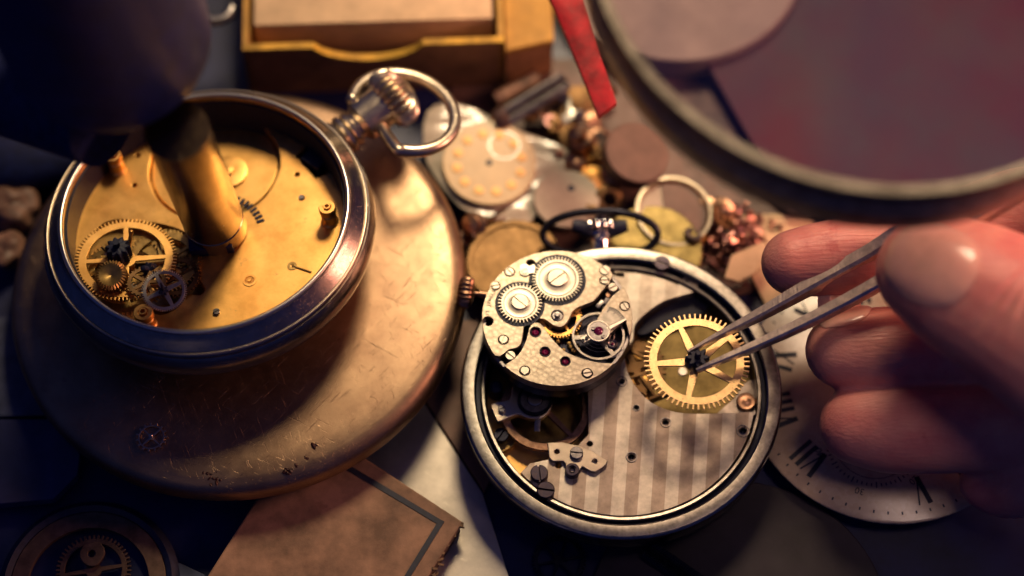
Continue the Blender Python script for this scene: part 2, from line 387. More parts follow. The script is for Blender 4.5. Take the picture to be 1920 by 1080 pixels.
def screw_mesh(r, h, slot=0.0, w=0.16):
    mb = MB()
    mb.lathe([(0, 0), (r*0.96, 0), (r*0.96, h*0.5), (0, h*0.5)], 28)
    sw = r*w
    for sgn in (1, -1):
        a0 = math.asin(sw/r)
        pts = [(r*math.cos(a), sgn*r*math.sin(a)) for a in [a0+(math.pi-2*a0)*k/18 for k in range(19)]]
        b = r*0.08
        lo = [(x, y, h*0.3) for x, y in pts]; mid = [(x, y, h-b) for x, y in pts]
        up = [(x*(1-0.1), sgn*sw+(y-sgn*sw)*(1-0.1), h) for x, y in pts]; n = len(pts)
        fs = []
        for q in range(n):
            q2 = (q+1) % n
            fs += [(q, q2, n+q2, n+q), (n+q, n+q2, 2*n+q2, 2*n+q)]
        fs += [tuple(range(2*n, 3*n)), tuple(range(n))[::-1]]
        mb.add(lo+mid+up, fs)
    me = mb.mesh(); me.transform(Matrix.Rotation(slot, 4, 'Z')); return me
def put_screw(fr, par, x, y, z, rp, ang, mat, h=0.05, name='screw', w=0.12):
    p = fr.px(x, y, z); r = fr.r(rp, x, y, z)
    return part(name, screw_mesh(r, h, R(ang), w), mat, par, (p.x, p.y, z-h*0.5))

# ================================================================== THE SETTING
b = MB(); b.box((0, 0, -1), (120, 120, 2))
tb = solo('bench_top', b.mesh(), table, None, None); tag(tb, kind='structure', label='dark blue bench top under the watch parts')

def flat_quad(pix, z, th, bevel=0.01):
    """slab whose top face has the given corners"""
    pts = [W0.p2(x, y, z) for x, y in pix]
    return plate(pts, [], z-th, z, bevel)

# ---- sheets and papers
solo('metal_sheet', flat_quad([(640, 730), (792, 752), (905, 925), (960, 1100), (800, 1150), (560, 1000)], 0.10, 0.08), sheet,
     'pale satin metal sheet on the bench between tan box and open watch', 'sheet')
solo('leather_strip', flat_quad([(800, 600), (905, 600), (920, 900), (908, 922), (795, 748)], 0.12, 0.1), brown_sheet,
     'brown flat strip beside the left rim of the open watch', 'strip')
solo('metal_plate', flat_quad([(-60, 600), (40, 590), (120, 700), (100, 778), (-60, 782)], 0.2, 0.15), slate,
     'blue grey metal plate at the left edge under the big brass lid', 'plate')
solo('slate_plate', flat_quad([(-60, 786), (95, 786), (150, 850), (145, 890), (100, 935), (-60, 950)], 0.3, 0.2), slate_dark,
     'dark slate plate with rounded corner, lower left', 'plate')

# ================================================================== tan box at the bottom
FB = Frame((0, 0, 0))
def boxlike(name, label, cat, pix, z, h, topm, sidem, zb=0.0):
    pts = [W0.p2(x, y, z) for x, y in pix]
    c = (sum(p[0] for p in pts)/4, sum(p[1] for p in pts)/4)
    fr = Frame((c[0], c[1], 0)); t = thing(name, label, cat, fr)
    loc = [(p[0]-c[0], p[1]-c[1]) for p in pts]
    part('body', plate([(x*0.975, y*0.975) for x, y in loc], [], zb, z-0.1, 0.02), sidem, t)
    part('lid', plate(loc, [], z-0.14, z, 0.03), topm, t)
    return t, fr, loc
t, fr, loc = boxlike('cardboard_box', 'tan cardboard box with a navy border line, under the edge of the brass lid', 'box',
                     [(868, 978), (575, 787), (325, 1180), (720, 1215)], .5, .5, card, card_edge)
# navy border: straight ribs of ink just above the lid, following its two seen edges
def inset_line(fr, pix, z, w):
    mb = MB(); P = [fr.px(x, y, z) for x, y in pix]
    for k, (a, c) in enumerate(zip(P[:-1], P[1:])):
        d = c-a; mb.box(((a+c)/2+Vector((0, 0, .003*k)))[:], (d.length+w, w, 0.006), math.atan2(d.y, d.x))
    return mb.mesh()
part('border_line', inset_line(fr, [(600, 842), (652, 876), (826, 980), (740, 1120)], .504, 0.085), ink, t)
random.seed(3)
mb = MB()
for k in range(12):
    f = random.random(); x = 868-60*f+random.uniform(-5, 3); y = 978+105*f+random.uniform(-2, 8)
    p = at(x, y, random.uniform(0.38, .5)); mb.box((p.x-fr.m[0][3], p.y-fr.m[1][3], p.z), (random.uniform(.02, .05), random.uniform(.04, .1), .02), random.uniform(0, 3))
part('torn_edge', mb.mesh(), card_edge, t)

# ================================================================== yellow boxes at the top
def tray_box():
    z = 1.35
    pix = [(455, 95), (945, 80), (940, -180), (455, -160)]
    P = [at(x, y, z) for x, y in pix]
    c = sum(P, Vector())/4; fr = Frame((c.x, c.y, 0))
    t = thing('open_yellow_box', 'open yellow slip box with thumb notch and cream inner tray behind the bow', 'box', fr)
    q = [Vector((p.x-c.x, p.y-c.y)) for p in P]
    w = (q[1]-q[0]); L = w.length; u = w/L; v = Vector((-u.y, u.x))
    D = 4.2
    M = Matrix(((u.x, v.x, 0, q[0].x), (u.y, v.y, 0, q[0].y), (0, 0, 1, 0), (0, 0, 0, 1)))
    # front wall with notch: profile in (s,z), extruded in depth
    ns = 14
    prof = [(0, 0), (L, 0), (L, z)]
    a, bb = 0.69*L, 0.27*L
    prof += [(a, z)] + [(a-(a-bb)*k/ns, z-0.42*math.sin(math.pi*k/ns)**0.6) for k in range(1, ns)] + [(bb, z), (0, z-0.0)]
    mb = MB(); n = len(prof)
    vs = [(s, 0, zz) for s, zz in prof]+[(s, 0.09, zz) for s, zz in prof]
    fs = [tuple(range(n)), tuple(range(n, 2*n))[::-1]]+[(i, (i+1) % n, n+(i+1) % n, n+i) for i in range(n)]
    mb.add(vs, fs, M); part('front_wall', mb.mesh(), brown_card, t)
    # thin yellow lip along the front wall
    mb = MB()
    lip = [(s, zz) for s, zz in prof[2:]]
    for (s0, z0), (s1, z1) in zip(lip[:-1], lip[1:]):
        d = Vector((s1-s0, 0, z1-z0)); 
        mb.add([(s0, -.01, z0), (s1, -.01, z1), (s1, .1, z1), (s0, .1, z0), (s0, -.01, z0+.035), (s1, -.01, z1+.035), (s1, .1, z1+.035), (s0, .1, z0+.035)],
               [(0, 1, 2, 3), (4, 7, 6, 5), (0, 4, 5, 1), (1, 5, 6, 2), (2, 6, 7, 3), (3, 7, 4, 0)], M)
    part('front_lip', mb.mesh(), yellow_edge, t)
    mb = MB()
    mb.box((0.045, D/2, z/2+.02), (0.09, D, z), M=M); mb.box((L-0.045, D/2, z/2+.02), (0.09, D, z), M=M); mb.box((L/2, D/2, 0.03), (L-.2, D-.1, .06), M=M)
    part('side_walls', mb.mesh(), yellow_card, t)
    mb = MB(); mb.box((L/2, D/2+0.33, z/2+0.02), (L-0.35, D-0.3, z-0.02), M=M)
    tr = part('inner_tray', mb.mesh(bevel=0.03), cream_card, t)
    mb = MB(); mb.box((L/2, 0.175+.0, z/2-.25), (L-0.4, 0.02, z-.5), M=M)
    part('tray_front', mb.mesh(), yellow_card, t)
    return t
tray_box()
P = [(948, 95), (1038, 75), (1030, -100), (940, -100)]
t2, _, _ = boxlike('yellow_box', 'small closed yellow box standing right of the open slip box', 'box', P, 1.1, 1.1, yellow_card, brown_card)

# ================================================================== big brass lid
LN = (-0.045, 0.03, 1)
lid_o = at(443, 524, 1.15)
FL = Frame(lid_o, LN)
lid = thing('brass_disc', 'large worn round brass disc carrying the big pocket watch', 'brass disc', FL)
rl = FL.r(430, 443, 524, 0)
prof = [(0, 0), (rl*0.60, -0.005), (rl*0.85, -0.02), (rl*0.935, -0.045), (rl*0.968, -0.085), (rl*0.988, -0.15), (rl, -0.25), (rl, -0.42), (rl*0.985, -0.45), (rl*0.975, -0.56),
        (rl*0.978, -0.58), (rl*0.97, -0.61), (rl*0.9, -0.625), (rl*0.6, -0.63), (0, -0.63)]
part('lid_shell', MB().lathe(prof, 160).mesh(smooth=50), lid_brass, lid)
# crusts of rust near the front edge
random.seed(11)
mb = MB()
for (cx, cy, s, n) in ((388, 886, 10, 16), (402, 898, 8, 12), (537, 884, 7, 12), (556, 873, 4, 6), (575, 856, 5, 8), (590, 836, 3, 4)):
    for k in range(n):
        x, y = cx+random.gauss(0, s*.55), cy+random.gauss(0, s*.4)
        dist = math.hypot((x-443)/430, (y-524)/372)
        zz = -0.01 if dist < .85 else (-0.025 if dist < .93 else -0.06)
        p = FL.px(x, y, zz); r = random.uniform(.02, .05)
        M = Matrix.Translation(p) @ Matrix.Rotation(random.uniform(0, 3), 4, 'Z') @ Matrix.Diagonal((random.uniform(.6, 1.6), random.uniform(.4, 1), .6, 1))
        mb.lathe([(0, -r), (r*.8, -r*.5), (r, 0), (r*.5, r*.7), (0, r)], 7, M)
part('rust_flake', mb.mesh(), rust, lid)

# small four spoke wheel lying on the lid
p = FL.px(285, 822, -0.03); FG = Frame(FL.world((p.x, p.y, 0.005)), LN)
g = thing('escape_wheel', 'tiny thin four spoke wheel lying in shadow on the brass lid', 'gear', FG)
rr = FG.r(27, 285, 822)
part('wheel', gear(rr*1.12, rr*0.93, 15, rr*0.82, rr*0.2, 4, 0.022, 0.0, 0.02, R(45), wide=.3, bevel=.003), nickel, g)
part('pinion', disc(0.03, 0.0, 0.08, 12, .005), bright, g)

# ================================================================== LEFT POCKET WATCH
HR = 1.22      # rim height above the lid
wc = FL.px(384, 402, HR+.22)
FW = Frame(FL.world((wc.x, wc.y, .22)), (-0.06, 0.11, 1))
LW = thing('large_pocket_watch', 'large open nickel pocket watch showing its gilt plate, lying on the brass lid', 'pocket watch', FW)
ro = FW.r(268, 384, 402, HR)         # opening
RO = ro*1.185
k_ = ro/2.19
case_prof = [(ro-.09, .30), (ro-.05, .95), (ro-.015, 1.13), (ro, 1.19), (ro+.025, 1.215), (ro+.06, 1.20), (ro+.085, 1.16), (ro+.15, 1.10), (ro+.24, 1.02), (ro+.29, .97),
             (ro+.305, .93), (ro+.33, .93), (ro+.345, .90), (ro+.39, .80), (ro+.40, .68), (ro+.36, .52), (ro+.24, .34), (ro+.0, .16), (ro-.5, 0.01), (ro-.6, .2)]
part('case', MB().lathe(case_prof, 160, closed=True).mesh(smooth=28), case_pol, LW)
part('bezel_line', MB().lathe([(ro+.285+.02*math.cos(a*math.pi/4), .985+.02*math.sin(a*math.pi/4)) for a in range(8)], 160, closed=True).mesh(smooth=60), nickel, LW)
part('dust_ring', MB().lathe([(ro-.062, .42), (ro-.04, .96), (ro-.022, 1.10), (ro-.05, 1.10), (ro-.10, .42)], 120, closed=True).mesh(smooth=28), black_steel, LW)
part('bezel_lip', MB().lathe([(ro+.03+.042*math.cos(a*math.pi/6), 1.20+.042*math.sin(a*math.pi/6)) for a in range(12)], 160, closed=True).mesh(smooth=60), bright, LW)
part('back_cover', MB().lathe([(0, -.23), (1.2, -.23), (1.5, -.15), (1.6, .05), (0, .05)], 64).mesh(), case_pol, LW)
part('case_back', MB().lathe([(0, .02), (ro-.4, .03), (ro-.35, .25), (0, .25)], 64).mesh(), nickel_dark, LW)
ZP = 0.62
def lp(x, y, z=ZP): return FW.p2(x, y, z)
def lr(r, x=400, y=400, z=ZP): return FW.r(r, x, y, z)
holes = []
holes.append(circ(*lp(402, 312), lr(126), 60))
# lower left opening over the wheel train
holes.append(crom([lp(*q) for q in ((180, 430), (215, 412), (262, 415), (310, 422), (352, 440), (362, 475), (372, 520), (384, 540), (375, 553), (352, 552), (335, 575), (300, 590), (262, 575), (220, 560), (178, 530), (160, 480))], 4))
for x, y, r in ((557, 327, 5), (565, 371, 6), (258, 291, 5), (252, 347, 5)): holes.append(circ(*lp(x, y), lr(r), 14))

na = sorted(math.atan2(*lp(*q)[::-1]) for q in ((584, 262), (624, 318)))
gout = arc(0, 0, ro-.062, na[1], na[0]+2*math.pi, 110)+[lp(622, 322), lp(592, 334), lp(554, 292), lp(576, 270)]
part('gilt_plate', plate(gout, holes, ZP-.16, ZP, .012), brass, LW)
part('lower_plate', plate(circ(0, 0, ro-.08, 96), [circ(*lp(305, 520, .4), lr(62), 40), circ(*lp(205, 500, .4), lr(26), 30)], .30, .40, .01), brass_dark, LW)
c = lp(402, 312, .50)
part('barrel_cover', plate(circ(0, 0, lr(120), 80), [], .0, .06, .015), brass, LW, (c[0], c[1], .405))
c2 = lp(428, 320, .53)
part('barrel_boss', MB().lathe([(0, 0), (lr(36), 0), (lr(36), .05), (lr(30), .06), (lr(12), .06), (lr(11), .1), (0, .11)], 40).mesh(), brass, LW, (c2[0], c2[1], .465))
c3 = lp(404, 442, .56)
part('third_wheel', gear(lr(92), lr(82), 44, lr(64), lr(16), 5, .08, 0, .04, wide=.5), brass_dark, LW, (c3[0], c3[1], .545))
m_ = MB(); 
for k in range(10):
    a = R(20+k*6.5); c4 = lp(404, 442, .63); rr_ = lr(88)
    m_.box((c4[0]+rr_*math.cos(a), c4[1]+rr_*math.sin(a), .632), (.12, .045, .012), a)
part('toothed_edge', m_.mesh(), black_steel, LW)
# dark lever block and the screws / pillars
q = lp(590, 303, .6)
m_ = MB(); m_.box((q[0], q[1], .60), (.36, .26, .2), R(-38)); m_.box((q[0]+.08, q[1]+.12, .72), (.26, .12, .06), R(-38))
part('setting_lever', m_.mesh(bevel=.02), black_steel, LW)
def pillar(x, y, z0, h, rp):
    p = FW.px(x, y, z0+h); r = FW.r(rp, x, y, z0+h)
    pr = [(0, 0), (r*1.05, 0), (r*1.05, .03), (r*.9, .05), (r*.9, h*.55), (r*.75, h*.6), (r*.75, h*.66), (r*1.0, h*.72), (r*1.0, h-.02), (r*.92, h), (r*.55, h), (r*.55, h-.04), (r*.4, h-.04), (r*.4, h+.03), (r*.25, h+.03), (r*.25, h-.1), (0, h-.1)]
    return part('pillar', MB().lathe(pr, 32).mesh(), brass, LW, (p.x, p.y, z0))
pillar(211, 290, ZP, .40, 16); pillar(613, 388, ZP, .40, 16); pillar(268, 585, ZP-.02, .36, 19)
part('jewel_setting', MB().lathe([(0, 0), (lr(13), 0), (lr(13), .012), (lr(9), .012), (lr(8), .0), (lr(4), .0), (lr(3), .02), (0, .02)], 24).mesh(), brass, LW, (*lp(468, 526), ZP+.001))
put_screw(FW, LW, 406, 585, ZP+.02, 6.5, 30, steel)
put_screw(FW, LW, 565, 371, ZP-.01, 5, 60, steel)
c5 = lp(548, 499, ZP); c6 = lp(584, 511, ZP)
part('key_mark', MB().tube([(c5[0], c5[1], ZP+.003), (c6[0], c6[1], ZP+.003)], .018, 8).lathe([(.03, 0), (.075, 0), (.075, .01), (.03, .01)], 24, Matrix.Translation((c5[0], c5[1], ZP)), closed=True).mesh(), brass_dark, LW)
# wheel train standing in the opening
def lw_gear(name, x, y, z, rp, n, ri, spokes, mat, tilt=(0, 0), ph=0.3, th=.03, sw=.05):
    p = FW.px(x, y, z); r = FW.r(rp, x, y, z)
    return part(name, gear(r, r*.91, n, r*ri, r*.2, spokes, sw, 0, th, ph, wide=.5), mat, LW, tuple(p), (tilt[0], tilt[1], 0))
gw = lw_gear('great_wheel', 236, 488, .80, 97, 78, .76, 4, brass, (R(-3), R(4)), R(5), .035, .07)
lw_gear('train_wheel', 306, 492, .66, 74, 56, .72, 5, brass_dark, (0, 0), .6)
lw_gear('train_wheel', 235, 520, .60, 88, 60, .7, 4, brass_dark, (0, 0), .2)
lw_gear('silver_wheel', 308, 545, .98, 43, 60, .78, 4, white_metal, (R(12), R(8)), R(30), .02, .05)
def lw_lathe(name, x, y, z, prof, mat, rot=(0, 0, 0), ribs=0, rd=0):
    p = FW.px(x, y, z); return part(name, MB().lathe(prof, 60, ribs=ribs, rdepth=rd).mesh(), mat, LW, tuple(p), rot)
lw_lathe('pinion', 226, 480, .83, [(0, 0), (.17, 0, 1), (.2, .02, 1), (.2, .24, 1), (.17, .27, 1), (.05, .28), (.05, .38), (0, .38)], black_steel, ribs=10, rd=.05)
lw_lathe('ribbed_drum', 213, 524, .85, [(0, 0), (.22, 0, 1), (.25, .03, 1), (.25, .2, 1), (.2, .23, 1), (.1, .22), (0, .18)], brass_dark, (R(14), 0, 0), ribs=30, rd=.03)
lw_gear('train_wheel', 196, 505, .74, 44, 30, .7, 4, brass_dark, (R(6), R(-5)), .4, .03, .06)
lw_gear('train_wheel', 275, 530, .88, 40, 28, .72, 5, brown_brass, (R(-8), R(6)), .1, .03, .05)
lw_gear('train_wheel', 332, 520, .66, 46, 34, .72, 4, brown_brass, (0, 0), .5, .03, .05)
lw_lathe('pinion', 286, 508, .74, [(0, 0), (.12, 0, 1), (.12, .14, 1), (.05, .15), (.04, .26), (0, .27)], black_steel, (R(20), R(-25), 0), ribs=8, rd=.04)
lw_lathe('arbor', 205, 478, .82, [(0, 0), (.045, 0), (.05, .1), (.02, .12), (.012, .3), (0, .32)], bright, (R(10), R(-12), 0))
lw_lathe('arbor', 240, 470, .84, [(0, 0), (.035, 0), (.028, .36), (0, .38)], brass, (R(-25), R(18), 0))
lw_lathe('arbor', 307, 548, .96, [(0, 0), (.03, 0), (.015, .28), (0, .3)], black_steel, (R(4), R(2), 0))
lw_lathe('pinion', 307, 548, .96, [(0, -.02), (.08, -.02, 1), (.08, .08, 1), (0, .09)], black_steel, (R(12), R(8), 0), ribs=7, rd=.03)
# pendant, crown and bow: local axis points to upper right
pa = FW.px(648, 252, .62); da = FW.px(742, 180, .80)-pa; ax = da.normalized()
pd = Vector((pa.x, pa.y, .62)); L_ = da.length
RZ = ax.to_track_quat('Z', 'Y').to_euler()
pw = 1/119.0
pend = [(q_[0]*1.25, q_[1]) for q_ in ((0, -.35), (.26, -.35), (.26, -.12), (.22, -.08), (.26, -.02), (.26, .04), (.205, .07), (.235, .10), (.235, .16), (.19, .19), (.19, .24), (.24, .28), (.275, .33), (.275, .78), (.25, .82), (.12, .83), (0, .83))]
part('pendant', MB().lathe(pend, 48).mesh(), nickel, LW, tuple(pd), RZ)
crn = [(0, .72), (.24, .72), (.42, .76, 1), (.50, .86, 1), (.505, 1.00, 1), (.45, 1.13, 1), (.33, 1.22, 1), (.15, 1.27), (0, 1.27)]
part('crown', MB().lathe(crn, 192, ribs=24, rdepth=.09).mesh(smooth=60), nickel, LW, tuple(pd), RZ)
# bow: elliptical ring pinned to the pendant sides, swung back
side = ax.cross(Vector((0, 0, 1))).normalized()
e1 = side; e2 = (ax*math.cos(R(4))+Vector((0, 0, 1))*math.sin(R(4))).normalized()
pts = []
bw, bh = .88, .78
cz = FW.px(757, 210, .78); ctr = Vector((cz.x, cz.y, .78)); e2 = Vector((ax.x, ax.y, -.22)).normalized()
for k in range(49):
    a = R(-46)+(2*math.pi-R(88))*k/48
    pts.append(ctr + e1*(bw*math.cos(a)*1.0)*(1) + e2*(bh*math.sin(a)))
pts = [pd+ax*.60-e1*.27*-1*(-1)] + pts[::1] + [pd+ax*.60+e1*.27*-1*(-1)]
# order so that the ends meet the pendant
A, B_ = pts[1], pts[-2]
pts[0] = pd+ax*.50+side*(.29 if (A-pd).dot(side) > 0 else -.24)
pts[-1] = pd+ax*.50+side*(.29 if (B_-pd).dot(side) > 0 else -.24)
part('bow', MB().tube(crom([tuple(p) for p in pts], 3, False), .10, 18).mesh(smooth=80), nickel, LW)
for sgn in (1, -1):
    q = pd+ax*.50+side*.27*sgn
    part('bow_pivot', MB().lathe([(0, -.05), (.09, -.05), (.11, 0), (.09, .06), (0, .08)], 20).mesh(), nickel, LW, tuple(q), (side*sgn).to_track_quat('Z', 'Y').to_euler())

# ================================================================== microscope-like tool standing on the gilt plate
p0 = FW.world(FW.px(408, 432, ZP+.0)); p0 = Vector(p0)+Vector((0, 0, .02))
top = at(338, 262, 5.3)
axis = (top-p0).normalized()
FT = Frame(p0, axis)
tool = thing('staking_tool', 'dark headed bench tool whose brass tube stands on the gilt watch plate', 'tool', FT)
Lt = (top-p0).length; rt = .465
part('tube', MB().lathe([(0, .50), (rt-.01, .50), (rt, .52), (rt, Lt+.3), (0, Lt+.3)], 64).mesh(), brass_tube, tool)
# foot with a step cut into its front
mb = MB(); n = 40
ol = circ(0, 0, rt, n)
part('foot', MB().lathe([(0, .06), (rt-.02, .06), (rt+.003, .08), (rt+.003, .47), (rt-.02, .49), (0, .49)], 64).mesh(), brass_tube, tool)
part('foot_step', MB().box((-.05, -.30, .17), (.66, .30, .32), R(6)).mesh(bevel=.01), black_leather, tool)
hp = at(212, 88, 5.9); hx = FT.i @ hp
0 and part('collar', MB().lathe([(rt-.02, Lt+.0), (rt+.05, Lt+.03), (rt+.07, Lt+.1), (rt-.02, Lt+.2)], 48, closed=True).mesh(), brass_tube, tool)
part('head', MB().lathe([(0, 0), (1.25, .0), (1.38, .06), (1.43, .2), (1.45, .45), (1.45, 2.6), (1.47, 2.75), (1.47, 12.8), (0, 12.8)], 72).mesh(smooth=40), black_paint, tool, tuple(hx))
0 and part('head_ring', MB().lathe([(1.36, 1.9), (1.45, 1.95), (1.45, 2.25), (1.36, 2.3)], 72, closed=True).mesh(), steel, tool, tuple(hx))
a = FT.i @ at(-260, 60, 3.6); bq = FT.i @ at(190, 235, 5.3)
part('support_arm', MB().tube([a, (a+bq)/2, bq], [.75, .72, .62], 24).mesh(smooth=60), black_leather, tool)

# ================================================================== RIGHT POCKET WATCH (case, plates)
RZm = 1.11
rc = at(1165, 727, RZm)
FR = Frame((rc.x, rc.y, 0), (0, 0, 1))
RW = thing('open_pocket_watch', 'open nickel pocket watch with a striped bridge, in the centre right', 'pocket watch', FR)
Ro = FR.r(301, 1165, 727, RZm)
cp = [(Ro-.385, .42), (Ro-.375, 1.015), (Ro-.36, 1.038), (Ro-.325, 1.042), (Ro-.305, 1.030), (Ro-.30, .94), (Ro-.235, .93), (Ro-.225, 1.080), (Ro-.205, 1.095), (Ro-.10, 1.100), (Ro-.03, 1.087),
      (Ro, 1.065), (Ro+.012, 1.025), (Ro, .9), (Ro-.02, .86), (Ro-.02, .70), (Ro-.10, .45), (Ro-.3, .22), (Ro-.8, .06), (Ro-1.0, .05), (Ro-1.0, .3), (Ro-.5, .34)]
part('case', MB().lathe(cp, 180, closed=True).mesh(smooth=26), case_dark, RW)
part('outer_ring', MB().lathe([(Ro-.215, 1.075), (Ro-.20, 1.099), (Ro-.10, 1.106), (Ro-.035, 1.095), (Ro-.01, 1.070)], 180, closed=True).mesh(smooth=26), nickel_brushed, RW)
part('rim_groove', MB().lathe([(Ro-.300, .90), (Ro-.300, 1.02), (Ro-.297, .955), (Ro-.238, .955), (Ro-.228, 1.07), (Ro-.228, .90)], 180, closed=True).mesh(smooth=26), black_steel, RW)
part('inner_lip', MB().lathe([(Ro-.372, 1.025), (Ro-.358, 1.044), (Ro-.322, 1.049), (Ro-.303, 1.025)], 180, closed=True).mesh(smooth=26), nickel_brushed, RW)
def rp_(x, y, z=1.0): return FR.p2(x, y, z)
def rrr(r, z=1.0): return FR.r(r, 1165, 700, z)
part('case_back', disc(Ro-.9, .02, .30, 64), nickel_dark, RW)
part('lower_plate', plate(circ(0, 0, Ro-.395, 120), [circ(*rp_(1015, 775, .6), rrr(74), 50), circ(*rp_(1262, 602, .6), rrr(46), 50)], .45, .60, .01), brass, RW)
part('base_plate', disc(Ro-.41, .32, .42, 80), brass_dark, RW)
# bridge
Rb = Ro-.40
def rim_arc(x0, y0, x1, y1, z=1.0, n=24, cw=True):
    a0 = math.atan2(*rp_(x0, y0, z)[::-1]); a1 = math.atan2(*rp_(x1, y1, z)[::-1])
    if cw and a1 > a0: a1 -= 2*math.pi
    return [(Rb*math.cos(a0+(a1-a0)*k/n), Rb*math.sin(a0+(a1-a0)*k/n)) for k in range(n+1)]
low = [rp_(*q) for q in ((1102, 660), (1102, 737), (1103, 814), (1084, 834), (1060, 856), (1028, 861), (993, 869))]
low_in = crom([rp_(*q) for q in ((1428, 771), (1345, 775), (1278, 774), (1236, 762), (1208, 743), (1183, 710), (1172, 680), (1166, 640))], 5, False)
outline = low_in[::-1] + rim_arc(1428, 772, 974, 888, n=60, cw=True)[1:] + low[::-1]
hb = [(1047, 873, 6), (1106, 832, 5.5), (1184, 857, 7), (1248, 792, 6), (1193, 765, 6), (1166, 715, 6), (1393, 808, 8)]
part('striped_bridge', plate(outline, [circ(*rp_(x, y), rrr(r), 20) for x, y, r in hb], .76, 1.0, .008), striped, RW)
up = [rp_(*q) for q in ((1100, 640), (1100, 480), (1125, 478), (1127, 498), (1144, 500), (1145, 515), (1170, 520), (1170, 510), (1147, 506), (1146, 485))]
lobe = crom([rp_(*q) for q in ((1290, 512), (1305, 523), (1308, 536), (1298, 548), (1270, 556), (1238, 568), (1208, 590), (1190, 612), (1186, 640), (1160, 660))], 5, False)
ou = up + [p for p in rim_arc(1152, 485, 1284, 508, n=14)] + lobe
part('barrel_bridge', plate(ou, [circ(*rp_(1287, 528), rrr(7), 20)], .76, .995, .008), striped_faint, RW)
for x, y, r in ((1184, 857, 11), (1248, 792, 10.5), (1166, 715, 11), (1393, 808, 13), (1193, 765, 7)):
    q = rp_(x, y); r_ = rrr(r)
    jb = part('jewel_bush', MB().lathe([(r_*.45, -.1), (r_*.45, .0), (r_*.7, -.02), (r_*.82, .012), (r_*.95, .012), (r_, 0), (r_*1.0, -.05), (r_*.9, -.1)], 30, closed=True).mesh(), steel, RW, (*q, 1.003))
    part('pivot', MB().lathe([(0, -.09), (r_*.5, -.09), (r_*.4, -.06), (r_*.2, -.04), (0, -.035)], 16).mesh(), steel_dark, jb)
put_screw(FR, RW, 1011, 889, 1.05, 16.5, 97, blued, .13)
put_screw(FR, RW, 1023, 921, 1.05, 17, -8, blued, .13)
put_screw(FR, RW, 1241, 496, 1.05, 15, -25, blued, .14)
# click plate with screw and post
cl = [(1026, 830), (1053, 829), (1084, 835), (1110, 845), (1139, 864), (1137, 871), (1116, 885), (1108, 884), (1092, 875), (1086, 882), (1073, 888), (1060, 880), (1060, 869), (1056, 865), (1036, 865), (1030, 859)]
part('click_plate', plate([rp_(x, y, 1.07) for x, y in cl], [circ(*rp_(1044, 847, 1.07), rrr(4.5), 16), circ(*rp_(1115, 865, 1.07), rrr(4.5), 16)], 1.004, 1.075, .012), bronze_l if False else nickel, RW)
put_screw(FR, RW, 1081, 850, 1.10, 12.5, -5, steel, .07)
q = FR.px(1073, 880, 1.13); r_ = rrr(13)
part('post', MB().lathe([(0, -.13), (r_, -.13), (r_, -.01), (r_*.9, 0), (r_*.62, 0), (r_*.58, -.02), (r_*.45, -.02), (r_*.4, .0), (r_*.3, -.06), (0, -.06)], 30).mesh(), blued, RW, tuple(q))
# balance of the big watch at lower left
q = FR.px(1022, 770, .80)
part('balance_wheel', gear(rrr(84), rrr(83.5), 60, rrr(70), rrr(10), 2, .06, 0, .07, R(-48), wide=.3), bronze, RW, tuple(q))
ck = crom([rp_(*q_, .99) for q_ in ((922, 757), (955, 749), (962, 722), (985, 712), (1010, 716), (1032, 735), (1035, 760), (1018, 782), (992, 784), (972, 777), (955, 782), (936, 790), (930, 785))], 3)
part('balance_cock', plate(ck, [], .88, .99, .012), nickel, RW)
q = FR.px(1003, 750, 1.0)
part('cock_ring', MB().lathe([(0, -.02), (rrr(31), -.02), (rrr(33), .01), (rrr(32), .03), (rrr(28), .03), (rrr(27), .01), (0, .01)], 48).mesh(), steel_dark, RW, tuple(q))
part('cock_disc', MB().lathe([(rrr(15), 0), (rrr(27), 0), (rrr(27), .03), (rrr(15), .03)], 48, closed=True).mesh(), steel, RW, (q.x, q.y, 1.012))
part('cap_jewel', disc(rrr(13), 0, .035, 28), bright, RW, (q.x, q.y, 1.012))
put_screw(FR, RW, 941, 767, 1.02, 7, 20, steel, .06)
mb = MB(); q2 = FR.px(1008, 790, .93); mb.box(tuple(q2), (.09, .34, .03), R(-4)); part('regulator_arm', mb.mesh(bevel=.01), steel, RW)
cc = crom([rp_(*q_, .70) for q_ in ((925, 842), (921, 832), (930, 815), (945, 808), (962, 815), (966, 830), (952, 843), (936, 848))], 4)
part('brass_clip', plate(cc, [], .602, .70, .012), brass_dark, RW)
put_screw(FR, RW, 940, 817, .78, 14, 55, steel_dark, .1)
part('hairspring_post', MB().lathe([(0, 0), (.1, 0), (.1, .3), (.06, .33), (0, .33)], 20).mesh(), black_steel, RW, (*rp_(930, 730, .8), .60))
# things seen in the round opening: brass centre plate, wheel slots, steel tongue and copper screw
q = FR.px(1300, 680, .68)
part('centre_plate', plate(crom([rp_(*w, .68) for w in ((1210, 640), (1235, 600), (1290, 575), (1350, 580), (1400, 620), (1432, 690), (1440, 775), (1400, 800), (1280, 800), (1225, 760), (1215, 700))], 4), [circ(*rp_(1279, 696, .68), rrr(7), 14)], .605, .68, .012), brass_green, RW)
part('pin', disc(rrr(9), 0, .04, 20), bright, RW, (*rp_(1280, 696, .70), .66))
lever = crom([rp_(*w, .8) for w in ((1195, 618), (1230, 585), (1275, 562), (1318, 548), (1330, 565), (1318, 588), (1285, 604), (1240, 615), (1205, 628))], 4)
part('barrel_lever', plate(lever, [], .70, .80, .015), black_steel, RW)
part('barrel', disc(rrr(60), .43, .66, 60, .02), black_steel, RW, (*rp_(1262, 592, .6), 0))
tg = crom([rp_(*w, .72) for w in ((1345, 775), (1378, 745), (1392, 722), (1412, 712), (1425, 722), (1424, 770), (1426, 790), (1350, 790))], 3)
